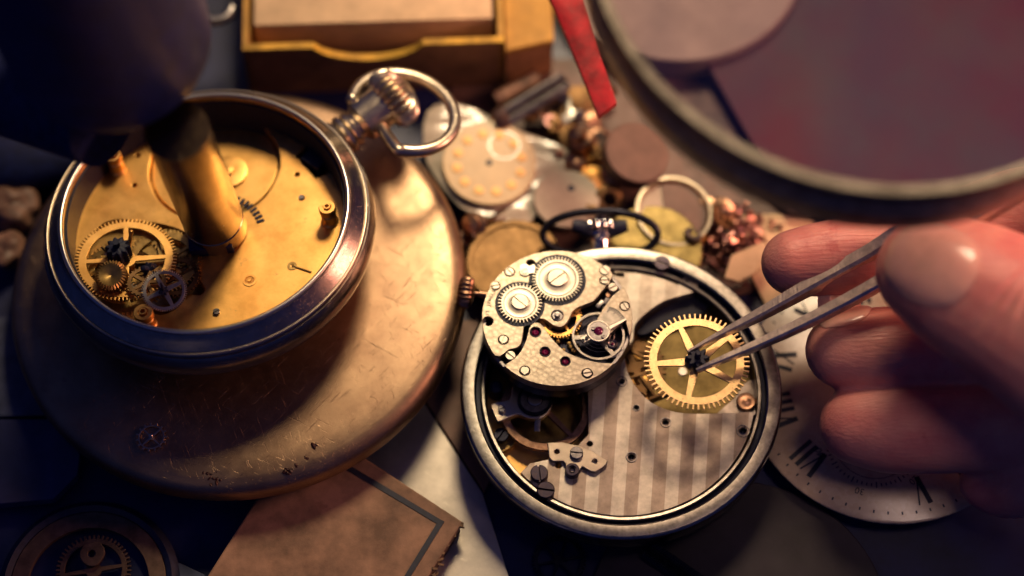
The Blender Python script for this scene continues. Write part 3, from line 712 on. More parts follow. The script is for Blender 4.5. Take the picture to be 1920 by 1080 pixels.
part('steel_tongue', plate(tg, [], .685, .73, .01), nickel_dark, RW)
q = FR.px(1399, 752, .80); part('copper_screw', MB().lathe([(0, -.07), (rrr(18), -.07), (rrr(18), -.01), (rrr(16), .005), (rrr(9), -.005), (rrr(5), .01), (0, .01)], 30).mesh(), bronze, RW, tuple(q))
q = FR.px(1190, 690, .66)
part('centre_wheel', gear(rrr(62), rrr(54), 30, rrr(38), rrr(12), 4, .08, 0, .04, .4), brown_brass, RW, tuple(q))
mb = MB()
for x, y, w, a in ((1185, 655, .5, -.3), (1203, 668, .42, -.5), (1195, 705, .35, .3), (1215, 725, .4, -1.0), (1235, 742, .35, .4)):
    q = FR.px(x, y, .72); mb.box(tuple(q), (w, .05, .05), a)
part('slot_rib', mb.mesh(bevel=.01), brown_brass, RW)
# pendant, crown and bow at the back
q0 = FR.px(1127, 462, 1.0); yb = q0.y; pb = Vector((q0.x, q0.y-.1, .78))
dv = Vector((-.02, 1, .10)).normalized(); rot = dv.to_track_quat('Z', 'Y').to_euler()
part('pendant', MB().lathe([(0, -.2), (.21, -.2), (.21, .02), (.16, .06), (.155, .26), (.17, .30), (.2, .34), (.2, .42), (0, .42)], 40).mesh(), chrome, RW, tuple(pb), rot)
part('crown', MB().lathe([(0, .40), (.2, .40), (.31, .44, 1), (.33, .52, 1), (.28, .60, 1), (.15, .62), (.14, .68), (.08, .74), (0, .75)], 96, ribs=14, rdepth=.04).mesh(smooth=50), chrome, RW, tuple(pb), rot)
# four eared collar
mb = MB()
for sx in (-1, 1):
    mb.tube([pb+dv*.42+Vector((sx*.12, 0, .06)), pb+dv*.48+Vector((sx*.3, 0, .12)), pb+dv*.50+Vector((sx*.44, 0, .14))], [.12, .13, .10], 14)
part('bow_lug', mb.mesh(smooth=70), black_steel, RW)
pts = []
for k in range(41):
    a = 2*math.pi*k/40
    pts.append(pb+Vector((.92*math.cos(a), .42+.30*math.sin(a), .02+.24*math.sin(a))))
part('bow', MB().tube([tuple(p) for p in pts[:-1]], .062, 16, closed=True).mesh(smooth=80), steel_dark, RW)

# ================================================================== SMALL MOVEMENT lying on it
ZT = 1.66
mc = at(1045, 595, ZT)
FM = Frame((mc.x, mc.y, 1.0), (0, 0, 1)); zt = ZT-1.0
MV = thing('watch_movement', 'small round wristwatch movement with gold and ruby details, lying on the open pocket watch', 'watch movement', FM)
Rm = FM.r(142, 1045, 595, zt)
def mp_(x, y, z=zt): return FM.p2(x, y, z)
def mr_(r, z=zt): return FM.r(r, 1045, 595, z)
part('main_plate', MB().lathe([(0, .02), (Rm*.86, .02), (Rm*.88, .06), (Rm*.88, .16), (Rm*.97, .18), (Rm*.985, .22), (Rm*.985, zt-.17), (Rm*.96, zt-.16), (Rm*.95, zt-.22), (0, zt-.22)], 120).mesh(smooth=30), steel_dark, MV)
part('edge_ring', MB().lathe([(Rm*.95, zt-.2), (Rm*.99, zt-.2), (Rm*.995, zt-.09), (Rm*.985, zt-.08), (Rm*.95, zt-.08)], 120, closed=True).mesh(smooth=30), steel, MV)
def marc(a0, a1, n=20, r=None): return arc(0, 0, r or Rm*.995, a0, a1, n)
def ang(x, y): p = mp_(x, y); return math.atan2(p[1], p[0])
scr = dict(a=(955.5, 510, 8.3, -50), b=(929, 536, 7.5, 10), c=(944, 637, 8.3, 70), d=(957, 667, 9.5, -40), e=(984, 695, 8.3, 85), f=(1101, 700, 8.5, 10),
           g=(1134, 507, 9.8, -50), h=(1133, 526, 7.8, 0), i=(1149, 539, 9, 30), j=(1171, 575, 8.2, -60))
def hol(k, m=1.22): x, y, r, _ = scr[k]; return circ(*mp_(x, y), mr_(r)*m, 22)
inner = [mp_(*w) for w in ((1149, 518), (1140, 530), (1131, 543), (1114, 563), (1096, 571), (1082, 577), (1073, 585), (1067, 598), (1060, 608), (1050, 613), (1036, 609), (1022, 599), (1008, 597), (993, 600), (983, 608), (980, 630), (976, 645), (968, 652), (955, 655), (946, 662), (938, 668))]
a0, a1 = ang(938, 668), ang(1149, 518)
if a0 < 0: a0 += 2*math.pi
out = crom(inner, 3, False) + marc(a0, a1, 60)[1:-1]
w1 = mp_(1045, 525); w2 = mp_(975, 570)
R1, R2 = mr_(50.5), mr_(44)
hA = [hol('a'), hol('b'), hol('c'), circ(*mp_(915, 602), mr_(10), 24), circ(*mp_(995, 494), mr_(9), 20), hol('g', 1.15), hol('h'), circ(*mp_(1045, 591), mr_(11.5), 24)]
part('barrel_bridge', plate(out, hA, zt-.13, zt, .006), perlage, MV)
# bushed floor so that the holes end on dark metal
B = [mp_(*w) for w in ((992, 616), (998, 606), (1010, 605), (1019, 612), (1027, 624), (1040, 640), (1052, 652), (1066, 662), (1092, 672), (1121, 679), (1151, 681))]
b0, b1 = ang(1151, 681), ang(949, 683)
if b1 > b0: b1 -= 2*math.pi
outB = crom(B, 3, False)+marc(b0, b1, 40)+crom([mp_(*w) for w in ((951, 681), (960, 675), (973, 663), (982, 648), (988, 633), (991, 620))], 3, False)
hB = [hol('e'), hol('f'), circ(*mp_(1004, 622), mr_(10.5), 24), circ(*mp_(1022, 659), mr_(10), 24), circ(*mp_(1060, 677), mr_(9.5), 24)]
part('train_bridge', plate(outB, hB, zt-.13, zt-.004, .006), perlage, MV)
# balance cock: a wedge that carries the regulator
c0, c1 = ang(1163, 541), ang(1183, 634)
Cc = mp_(1122, 623); rcc = mr_(22)
wedge = [mp_(1116, 606), mp_(1130, 580), mp_(1148, 556)]+marc(c0, c1, 10, Rm*.99)+[mp_(1178, 622), mp_(1172, 600), mp_(1158, 613), mp_(1140, 630)]
part('balance_cock', plate(wedge, [hol('j')], zt-.10, zt+.02, .006), perlage, MV)
rd_ = part('regulator_disc', MB().lathe([(0, -.05), (rcc, -.05), (rcc*1.02, -.01), (rcc*.97, 0), (rcc*.88, 0), (rcc*.86, -.015), (rcc*.5, -.015), (rcc*.38, -.03), (0, -.03)], 56).mesh(), bright, MV, (*Cc, zt+.055))
part('regulator_face', MB().lathe([(rcc*.42, 0), (rcc*.84, 0), (rcc*.84, .006), (rcc*.42, .006)], 48, closed=True).mesh(), steel, rd_, (0, 0, -.013))
part('balance_jewel', MB().lathe([(0, 0), (rcc*.40, 0), (rcc*.38, .02), (rcc*.2, .045), (0, .05)], 24).mesh(), ruby, rd_, (0, 0, -.025))
for x, y in ((1112, 616), (1131, 631)): put_screw(FM, MV, x, y, zt+.06, 3.6, 20, steel, .03)
# regulator pointer and the boot
def bar(p, q, w0, w1, z0, z1):
    p, q = Vector(p), Vector(q); d = (q-p).normalized(); n = Vector((-d.y, d.x))
    return plate([tuple(p+n*w0/2), tuple(p-n*w0/2), tuple(q-n*w1/2), tuple(q+n*w1/2)], [], z0, z1, .005)
part('regulator_pointer', bar(mp_(1138, 617, zt+.05), mp_(1174, 598, zt+.05), .06, .035, zt+.022, zt+.055), bright, MV)
part('regulator_boot', bar(mp_(1112, 628, zt), mp_(1090, 640, zt), .11, .10, zt+.0, zt+.03), bright, MV)
for x, y in ((1100, 634), (1093, 639)): put_screw(FM, MV, x, y, zt+.045, 3.4, 20, steel_dark, .03)
# scale plate with engraved ticks
sc = [mp_(*w, zt+.03) for w in ((1141, 574), (1160, 582), (1172, 596), (1142, 611), (1122, 600))]
part('index_plate', plate(sc, [], zt+.021, zt+.032, .003), nickel_brushed, MV)
mb = MB()
c = Vector(mp_(1123, 623, zt+.03))
for k in range(11):
    f = k/10; x = 1143+(1171-1143)*f; y = 577+(597-577)*f**1.2 - 4*math.sin(math.pi*f)
    p = Vector(mp_(x, y, zt+.03)); d = (p-c).normalized(); a = math.atan2(d.y, d.x)
    L = .055 if k % 5 else .085
    mb.box((p.x-d.x*L/2, p.y-d.y*L/2, zt+.0335), (L, .011, .004), a)
mb2 = [mp_(1143+(1171-1143)*k/8, 577+20*(k/8)**1.2-4*math.sin(math.pi*k/8), zt+.03) for k in range(9)]
for u, v in zip(mb2[:-1], mb2[1:]):
    d = Vector(v)-Vector(u); mb.box(((u[0]+v[0])/2, (u[1]+v[1])/2, zt+.0335), (d.length+.005, .009, .004), math.atan2(d.y, d.x))
part('index_scale', mb.mesh(), black_steel, MV)
# winding wheels
for nm, w, Rr, n, sl in (('ratchet_wheel', w1, R1, 46, 38), ('crown_wheel', w2, R2, 36, -42)):
    part('wheel_seat', disc(Rr*1.07, 0, .004, 60, .001), black_steel, MV, (*w, zt+.0015))
    g = part(nm, gear(Rr*.97, Rr*.80, n, 0, 0, 0, 0, 0, .035, wide=.46, bevel=.003, pointed=.3), plain_nickel, MV, (*w, zt+.008))
    part('wheel_dish', MB().lathe([(Rr*.40, .022), (Rr*.66, -.002), (Rr*.71, .006), (Rr*.71, -.01), (Rr*.4, -.01)], 64, closed=True).mesh(smooth=50), plain_nickel, g, (0, 0, .038))
    part('wheel_hub', disc(Rr*.44, 0, .02, 40, .004), plain_nickel, g, (0, 0, .022))
    part('screw', screw_mesh(Rr*.38, .05, R(sl), .06), plain_nickel, g, (0, 0, .030))
# click with pointer
q = mp_(984, 507)
part('click', plate(crom([mp_(*w) for w in ((975, 500), (984, 496), (993, 500), (1002, 497), (1003, 512), (994, 514), (985, 518), (976, 514))], 3), [], zt+.004, zt+.03, .005), bright, MV)
put_screw(FM, MV, 984, 507, zt+.035, 7.5, 35, plain_nickel, .02, 'screw', .15)
for k, (x, y, r, a) in scr.items():
    put_screw(FM, MV, x, y, zt+(.012 if k == 'j' else -.008), r*.98, a, plain_nickel, .04, 'screw', .17)
# jewels
for x, y, r in ((1004, 622, 11), (1022, 659, 10.5), (1060, 677, 10)):
    q = mp_(x, y); r_ = mr_(r)
    js = part('jewel_setting', MB().lathe([(r_*.5, -.05), (r_*.72, -.035), (r_*.78, -.01), (r_*.9, .004), (r_*1.0, .004), (r_*1.0, -.06)], 30, closed=True).mesh(), steel_dark, MV, (*q, zt))
    part('jewel', MB().lathe([(0, -.06), (r_*.62, -.06), (r_*.6, -.035), (r_*.35, -.015), (r_*.12, -.02), (0, -.03)], 24).mesh(), ruby, js)
q = mp_(1045, 591); r_ = mr_(12)
part('centre_bush', MB().lathe([(0, -.05), (r_, -.05), (r_, .01), (r_*.85, .015), (r_*.75, -.01), (r_*.5, -.01), (r_*.42, .03), (r_*.2, .035), (0, .03)], 30).mesh(), steel, MV, (*q, zt))
q = mp_(1148, 645, zt-.05); r_ = mr_(9.5)
part('stud', MB().lathe([(0, -.1), (r_, -.1), (r_, -.01), (r_*.85, 0), (r_*.5, -.02), (0, -.0)], 26).mesh(), steel, MV, (*q, zt-.03))
part('jewel', MB().lathe([(0, 0), (r_*.4, 0), (r_*.25, .02), (0, .025)], 16).mesh(), ruby, MV, (*q, zt-.05))
# gold train wheel, balance wheel, hairspring in the well
q = FM.px(1050, 597, zt-.13)
part('gold_train_wheel', gear(mr_(43), mr_(38), 44, mr_(31), mr_(8), 5, .035, 0, .025, .2, wide=.5, bevel=.003), gold_gear, MV, tuple(q))
q = FM.px(1122, 632, zt-.10)
part('balance_wheel', gear(mr_(50), mr_(49.7), 60, mr_(45), mr_(8), 3, .07, 0, .045, R(65), wide=.3), nickel_brushed, MV, tuple(q))
sp = [(q.x+(.06+.011*k/3.2)*math.cos(k*.35), q.y+(.06+.011*k/3.2)*math.sin(k*.35), zt-.02) for k in range(70)]
part('hairspring', MB().tube(sp, .004, 5).mesh(), steel, MV)
mb = MB(); random.seed(5)
for k in range(16):
    x, y = random.uniform(1045, 1085), random.uniform(625, 662)
    q = FM.px(x, y, zt-.2); mb.lathe([(0, 0), (.03, 0), (.03, .05), (0, .06)], 8, Matrix.Translation(q))
part('train_pinion', mb.mesh(), brass_dark, MV)
mb = MB()
for x, y, w, a in ((1140, 560, .25, 1.1), (1125, 572, .15, .8), (1160, 660, .2, .5), (1152, 668, .16, .3)):
    q = FM.px(x, y, zt-.12); mb.box(tuple(q), (w, .07, .08), a)
part('small_lever', mb.mesh(bevel=.01), steel, MV)
q = FM.px(1140, 556, zt-.12); part('copper_pin', disc(.045, 0, .06, 16), bronze, MV, tuple(q))
# engraving "15 JEWELS" along the left edge
txt = '15 JEWELS'
cr = math.hypot(*mp_(918, 566)); aa0, aa1 = ang(917, 590)%(2*math.pi), ang(924, 545)%(2*math.pi)
mes = []
for k, ch in enumerate(txt):
    if ch == ' ': continue
    f = k/(len(txt)-1); a = aa0+(aa1-aa0)*f
    me = text_mesh(ch, .075, .006); me.transform(Matrix.Translation((cr*math.cos(a)*S, cr*math.sin(a)*S, (zt+.001)*S)) @ Matrix.Rotation(a-R(90), 4, 'Z'))
    mes.append(me)
bm = bmesh.new()
for me in mes: bm.from_mesh(me)
me = bpy.data.meshes.new('engraving'); bm.to_mesh(me); bm.free(); part('engraving', me, black_steel, MV)
# stem and crown
q = Vector(mp_(906, 552, zt-.28)); q = Vector((q.x, q.y, zt-.28)); d = Vector((-1, .13, .05)).normalized(); rot = d.to_track_quat('Z', 'Y').to_euler()
part('stem', MB().lathe([(0, -.1), (.05, -.1), (.05, .06), (.03, .07), (.03, .2), (0, .2)], 16).mesh(), bronze, MV, tuple(q), rot)
part('crown', MB().lathe([(0, .14), (.10, .14), (.22, .17, 1), (.25, .22, 1), (.25, .30, 1), (.2, .38, 1), (.08, .41), (0, .41)], 96, ribs=18, rdepth=.035).mesh(smooth=60), bronze, MV, tuple(q), rot)

# ================================================================== HELD WHEEL
ZH = 1.95
FH = Frame(at(1306, 679, ZH), (0.015, 0.0, 1))
HW = thing('gold_wheel', 'bright gold five spoke watch wheel gripped by the tweezer tips', 'gear', FH)
Rh = FH.r(101, 1306, 679)
part('wheel', gear(Rh, Rh*.885, 60, Rh*.735, Rh*.225, 5, .088, 0, .035, R(40), wide=.40, bevel=.005, pointed=.6, bore=.05), gold, HW)
part('pinion', MB().lathe([(0, .03), (.17, .03, 1), (.185, .05, 1), (.185, .17, 1), (.16, .19, 1), (.05, .19), (.045, .30), (.03, .32), (0, .32)], 80, ribs=8, rdepth=.07).mesh(smooth=40), black_steel, HW)
part('arbor', MB().lathe([(0, -.16), (.03, -.16), (.045, 0), (.05, .03), (0, .03)], 16).mesh(), steel_dark, HW)

# ================================================================== TWEEZERS
def blade(pts, widths, heights, twist=0.0):
    """tapering rectangular bar along pts; widths across (in the picture plane), heights along depth"""
    mb = MB(); n = len(pts); vs = []
    for i, p in enumerate(pts):
        a = pts[max(0, i-1)]; c = pts[min(n-1, i+1)]; t = (c-a).normalized()
        side = t.cross(Vector((.02, .06, 1))).normalized(); upv = side.cross(t).normalized()
        w, h = widths[i]/2, heights[i]/2; ch = 0.35
        for (u, v) in ((-1, -1), (1, -1), (1, 1-ch), (1-ch*1.2, 1), (-1+ch*.4, 1), (-1, 1-ch)):
            vs.append(p+side*u*w+upv*v*h)
    m = 6; fs = []
    for i in range(n-1):
        for k in range(m):
            k2 = (k+1) % m; fs.append((i*m+k, i*m+k2, (i+1)*m+k2, (i+1)*m+k))
    fs += [tuple(range(m))[::-1], tuple((n-1)*m+k for k in range(m))]
    mb.add(vs, fs); return mb
A1 = [at(1290, 660, 2.12), at(1345, 630, 2.2), at(1420, 592, 2.35), at(1520, 536, 2.6), at(1620, 482, 2.9), at(1700, 436, 3.3), at(1850, 388, 4.25), at(1990, 308, 4.75)]
A2 = [at(1306, 694, 2.12), at(1345, 678, 2.2), at(1430, 642, 2.35), at(1530, 594, 2.6), at(1640, 535, 2.95), at(1740, 470, 3.4), at(1850, 400, 4.2), at(1990, 316, 4.7)]
ctr = A1[3]
FTW = Frame(ctr, (0, 0, 1))
TW = thing('tweezers', 'steel watchmaker tweezers held by thumb and finger, gripping the gold wheel', 'tweezers', FTW)
def smoothpath(P, W_, n=5):
    q = crom([tuple(p) for p in P], n, False); w = crom([(a, b_, 0) for a, b_ in W_], n, False)
    return [Vector(x) for x in q], [a[0] for a in w], [a[1] for a in w]
for P_, W_ in ((A1, [(.04, .06), (.08, .12), (.14, .20), (.19, .27), (.21, .30), (.22, .30), (.24, .26), (.26, .26)]),
               (A2, [(.04, .06), (.08, .11), (.13, .16), (.17, .19), (.19, .21), (.2, .22), (.2, .2), (.2, .2)])):
    q, w, h = smoothpath([p-ctr for p in P_], W_)
    me = blade(q, w, h).mesh(smooth=25)
    part('arm', me, tweezer_m, TW)

# ================================================================== HAND
def ell(mb, c, r, sc=(1, 1, 1), q=None, n=20):
    M = Matrix.Translation(c) @ (q.to_matrix().to_4x4() if q else Matrix()) @ Matrix.Diagonal((*sc, 1))
    prof = [(r*math.sin(math.pi*k/12) if 0 < k < 12 else 0, -r*math.cos(math.pi*k/12)) for k in range(13)]
    mb.lathe(prof, n, M)
def limb(mb, pts, rads, flat=0.9, n=10):
    P = crom([tuple(p) for p in pts], n, False); Rr = crom([(r, 0, 0) for r in rads], n, False)
    for i, p in enumerate(P):
        a = Vector(P[max(0, i-1)]); c = Vector(P[min(len(P)-1, i+1)])
        q = (c-a).to_track_quat('X', 'Z')
        ell(mb, Vector(p), Rr[i][0], (1, 1, flat), q, 18)
mb = MB()
# thumb (nearest the camera), index, middle, ring, little, palm and wrist
TH = [at(1750, 508, 3.95), at(1815, 540, 4.05), at(1900, 585, 4.15), at(2000, 645, 4.2), at(2150, 740, 4.0)]
limb(mb, TH, [.84, 1.02, 1.12, 1.25, 1.5], .88)
IX = [at(1490, 493, 2.45), at(1570, 482, 2.45), at(1690, 462, 2.5), at(1800, 432, 2.5), at(1930, 395, 2.7), at(2100, 420, 3.1)]
limb(mb, IX, [.52, .60, .58, .62, .70, .85], .92)
MD = [at(1583, 657, 1.85), at(1650, 657, 1.9), at(1740, 650, 2.0), at(1880, 640, 2.3), at(2060, 600, 3.0)]
limb(mb, MD, [.60, .68, .66, .70, .85], .92)
RG = [at(1612, 797, 1.45), at(1680, 800, 1.5), at(1790, 800, 1.65), at(1930, 790, 2.0), at(2100, 740, 2.8)]
limb(mb, RG, [.62, .73, .72, .76, .9], .92)
LT = [at(1850, 905, 1.0), at(1890, 905, 1.1), at(1960, 890, 1.6), at(2100, 860, 2.3)]
limb(mb, LT, [.42, .55, .62, .75], .92)
for c, r in ((at(2190, 570, 3.6), 1.6), (at(2190, 710, 3.3), 1.8), (at(2200, 850, 2.9), 1.6), (at(2350, 650, 4.2), 2.0), (at(2550, 700, 4.6), 2.0)): ell(mb, c, r)
me = bpy.data.meshes.new('hand')
me.from_pydata([(x*S, y*S, z*S) for x, y, z in mb.v], [], mb.f)
hand = solo('hand', me, skin, 'hand holding tweezers between thumb and index finger, other fingers curled below', 'hand')
md = hand.modifiers.new('r', 'REMESH'); md.mode = 'VOXEL'; md.voxel_size = 0.05*S
ms = hand.modifiers.new('s', 'SMOOTH'); ms.factor = 0.6; ms.iterations = 6
dg = bpy.context.evaluated_depsgraph_get(); me2 = bpy.data.meshes.new_from_object(hand.evaluated_get(dg))
hand.modifiers.clear(); hand.data = me2
# creases pressed into the skin: joints of the thumb and fingertips
def crease(o, p, d, width, depth, length):
    me = o.data; d = d.normalized()
    for v in me.vertices:
        w = v.co/S-p
        s_ = w.dot(d); t_ = (w-d*s_).length
        if abs(s_) < width*2.5 and t_ < length:
            v.co -= v.normal*(depth*math.exp(-(s_/width)**2)*(1-(t_/length)**2))*S
d1 = (TH[2]-TH[1]).normalized()
for k in range(3): crease(hand, TH[1]+d1*(k*.16+.42)+Vector((0, -.3, .85)), (d1+Vector((.0, .25*(k-1), 0))), .04, .035, .75)
for p in me2.polygons: p.use_smooth = True
# nails: thin plates that follow the finger surface
from mathutils.bvhtree import BVHTree
bmh = bmesh.new(); bmh.from_mesh(me2); tree = BVHTree.FromBMesh(bmh)
def nail(c, axis, outward, w, l, reach=2.0):
    axis = axis.normalized(); outward = (outward-axis*outward.dot(axis)).normalized(); side = axis.cross(outward)
    nu = 16; vs = []; fs = []
    for i in range(nu+1):
        for j in range(nu+1):
            u, v = -1+2*i/nu, -1+2*j/nu
            uu = u*math.sqrt(1-v*v*.42); vv = v*math.sqrt(1-u*u*.42)
            o = c+axis*vv*l+side*uu*w+outward*reach
            h = tree.ray_cast(o*S, -outward)
            p = h[0]/S if h[0] else c+outward*.5
            vs.append(p+outward*(.05-.03*max(abs(u), abs(v))**8))
    for i in range(nu):
        for j in range(nu): fs.append((i*(nu+1)+j, (i+1)*(nu+1)+j, (i+1)*(nu+1)+j+1, i*(nu+1)+j+1))
    return part('nail', MB().add(vs, fs).mesh(smooth=80), nail_m, hand)
nail(MD[0]+Vector((.0, .0, 0)), MD[0]-MD[1], Vector((.0, .80, .6)), .36, .40, .85)
nail(TH[0]+(TH[1]-TH[0])*.25, TH[0]-TH[1], Vector((-.30, -.30, 1)), .60, .72)
bmh.free()

# ================================================================== ENAMEL DIAL at the right
ZD = .42
dc = at(1665, 730, ZD); FD = Frame((dc.x, dc.y, 0))
DL = thing('enamel_dial', 'cream enamel watch dial with black Roman numerals lying under the fingers', 'watch dial', FD)
Rd = FD.r(268, 1665, 730, ZD)
part('dial_plate', MB().lathe([(0, ZD-.1), (Rd*.97, ZD-.1), (Rd, ZD-.06), (Rd, ZD-.02), (Rd*.98, ZD), (0, ZD+.0)], 120).mesh(), enamel, DL)
def stroke(mb, x0, y0, x1, y1, w, M): 
    d = Vector((x1-x0, y1-y0, 0)); mb.box(((x0+x1)/2, (y0+y1)/2, 0), (d.length, w, .006), math.atan2(d.y, d.x), M)
def numeral(mb, s, M, h=.46):
    x = 0; items = []
    for ch in s:
        if ch == 'I': items.append(('I', x)); x += .13
        elif ch == 'V': items.append(('V', x+.05)); x += .26
        elif ch == 'X': items.append(('X', x+.06)); x += .28
    for ch, xx in items:
        xx -= x/2-.06
        if ch == 'I': stroke(mb, xx, -h/2, xx, h/2, .07, M)
        if ch == 'V': stroke(mb, xx-.06, h/2, xx+.03, -h/2, .08, M); stroke(mb, xx+.12, h/2, xx+.03, -h/2, .025, M)
        if ch == 'X': stroke(mb, xx-.08, h/2, xx+.1, -h/2, .08, M); stroke(mb, xx+.1, h/2, xx-.08, -h/2, .025, M)
for a, s in ((162, 'IX'), (192, 'VIII'), (222, 'VII'), (283, 'V'), (312, 'IIII'), (342, 'III'), (132, 'X'), (102, 'XI'), (72, 'XII')):
    mb = MB(); rr_ = Rd*.78
    M = Matrix.Translation((rr_*math.cos(R(a)), rr_*math.sin(R(a)), ZD+.004)) @ Matrix.Rotation(R(a-90), 4, 'Z')
    numeral(mb, s, M); part('numeral', mb.mesh(), ink, DL)
mb = MB()
for k in range(60):
    a = R(6*k+2); mb.box((Rd*.93*math.cos(a), Rd*.93*math.sin(a), ZD+.003), (.05, .025, .005), a)
part('minute_track', mb.mesh(), ink, DL)
sdc = Vector((Rd*.42*math.cos(R(252)), Rd*.42*math.sin(R(252))))
mb = MB()
for k in range(60):
    a = R(6*k); L = .10 if k % 5 == 0 else .05
    mb.box((sdc.x+.72*math.cos(a), sdc.y+.72*math.sin(a), ZD+.003), (L, .018, .005), a)
mb.add(*(lambda P: (P, [(i, (i+1) % 60, 60+(i+1) % 60, 60+i) for i in range(60)]))([(sdc.x+r_*math.cos(R(6*k)), sdc.y+r_*math.sin(R(6*k)), ZD+.0035) for r_ in (.62, .61) for k in range(60)]))
part('seconds_track', mb.mesh(), ink, DL)
for k, s in enumerate(('60', '10', '20', '30', '40', '50')):
    a = R(72-60*k); me = text_mesh(s, .15, .005)
    me.transform(Matrix.Translation(((sdc.x+.86*math.cos(a))*S, (sdc.y+.86*math.sin(a))*S, (ZD+.003)*S)) @ Matrix.Rotation(a-R(90), 4, 'Z')); part('seconds_number', me, ink, DL)

# ================================================================== BACKGROUND CLUTTER
# cream dial in a plastic bag
F1 = Frame(at(917, 308, .5), (0.05, -.05, 1)); q0 = F1.m.translation.copy()
bagp = [F1.p2(*w) for w in ((800, 205), (862, 190), (960, 235), (1065, 278), (1050, 330), (990, 418), (925, 412), (862, 385), (800, 300))]
BG = thing('plastic_bag', 'crumpled cloudy plastic bag under the cream dial, beside the big watch bow', 'bag', F1)
bm = bmesh.new()
me = plate(crom([(x, y) for x, y in bagp], 3), [], -.14, -.03, .03); bm.from_mesh(me)
bmesh.ops.triangulate(bm, faces=bm.faces[:]); bmesh.ops.subdivide_edges(bm, edges=bm.edges[:], cuts=3, use_grid_fill=True)
from mathutils import noise
for v in bm.verts:
    p = v.co/S; v.co.z += (noise.noise(p*2.2)*.05+noise.noise(p*5)*.025-.03)*S
bm.to_mesh(me); bm.free(); finish(me, 60); part('bag_sheet', me, plastic_bag, BG)
DI = thing('cream_dial', 'cream watch dial with gold dot numerals on the plastic bag', 'watch dial', F1)
r1 = F1.r(88, 917, 308)
part('dial_face', disc(r1, .01, .06, 64, .015), enamel_small, DI)
for k in range(12):
    a = R(30*k+12); part('numeral', MB().lathe([(0, 0), (.085, 0), (.08, .015), (0, .02)], 12).mesh(), gold_dot, DI, (r1*.70*math.cos(a), r1*.70*math.sin(a), .06))
part('centre_hole', disc(.055, .058, .066, 16, .001), black_steel, DI)
part('subsidiary_ring', ring(.26, .235, .058, .066, .001, 32), steel, DI, (r1*.32, r1*.42, 0))
# white discs behind
def simple_disc(name, label, cat, x, y, z, rp, th, mat, n=(0, 0, 1), extra=None):
    fr = Frame(at(x, y, z), n); r = fr.r(rp, x, y); t = thing(name, label, cat, fr)
    part('face', disc(r, -th, 0, 72, min(.02, th/3)), mat, t)
    if extra: extra(t, fr, r)
    return t
def holed(t, fr, r):
    part('hole', disc(.06, .0, .006, 14, .001), black_steel, t, (r*.15, r*.35, 0))
simple_disc('white_dial_blank', 'small pale disc with a dark centre hole, right of the plastic bag', 'disc', 1062, 372, .45, 62, .05, white_disc, (0, 0, 1), holed)
def rim(t, fr, r):
    part('rim', MB().lathe([(r*.86, .0), (r*.93, .10), (r*1.0, .10), (r*1.02, -.02), (r*.9, -.04)], 72, closed=True).mesh(), nickel, t)
    part('glass_half', plate(arc(0, 0, r*.86, R(-75), R(110), 30)+[(-.15, 0.1)], [], .004, .02, .003), pink_disc, t)
simple_disc('watch_crystal', 'pale round watch glass in a thin rim, behind the open watch bow', 'watch glass', 1262, 400, .45, 72, .05, white_disc, (.1, -.05, 1), rim)
simple_disc('leather_disc', 'pinkish brown shiny disc in shadow below the magnifier', 'disc', 1195, 285, .8, 62, .3, pink_disc, (.25, -.1, 1))
def teeth(t, fr, r): part('toothed_rim', gear(r*1.04, r, 90, r*.9, r*.2, 0, 0, -.05, .03, wide=.5, bore=r*.9), brown_brass, t)
simple_disc('brass_barrel_disc', 'dull brown brass disc with fine teeth behind the small movement', 'brass disc', 965, 492, .55, 88, .2, brown_brass, (0, 0, 1), teeth)
def spot(t, fr, r):
    part('gilt_pin', MB().lathe([(0, 0), (.06, 0), (.05, .05), (0, .06)], 14).mesh(), gold_gear, t, (.08, -.28, 0))
simple_disc('brass_cover', 'olive yellow brass cover disc behind the open watch bow', 'brass disc', 1222, 468, .5, 95, .25, brass_green, (0, 0, 1), spot)
# knurled rod
def rod(name, label, a, b_, r, mat, knurl=True):
    d = b_-a; fr = Frame(a, (0, 0, 1)); t = thing(name, label, 'tool handle', fr)
    n = 60 if knurl else 8
    prof = [(0, 0)]
    for k in range(n+1):
        rr_ = r*(1-.10*(k % 2)) if knurl else r
        prof.append((rr_, d.length*k/n, 1))
    prof.append((0, d.length))
    part('shaft', MB().lathe(prof, 48, ribs=24, rdepth=r*.12).mesh(smooth=60), mat, t, (0, 0, 0), d.to_track_quat('Z', 'Y').to_euler())
    return t
rod('knurled_tool', 'knurled steel tool handle lying behind the plastic bag', at(935, 228, .5), at(1060, 152, .7), .17, steel)
rod('knurled_rod', 'dark knurled rod at the bottom edge in front of the open watch', at(1215, 1030, .25), at(1330, 1110, .25), .16, steel_dark)
# another stick right of the rod's shadow
solo('wooden_stick', MB().tube([at(930, 190, .35), at(1010, 150, .4)], [.16, .2], 14).mesh(), lumps, 'short brown wooden stick beside the knurled handle', 'stick')
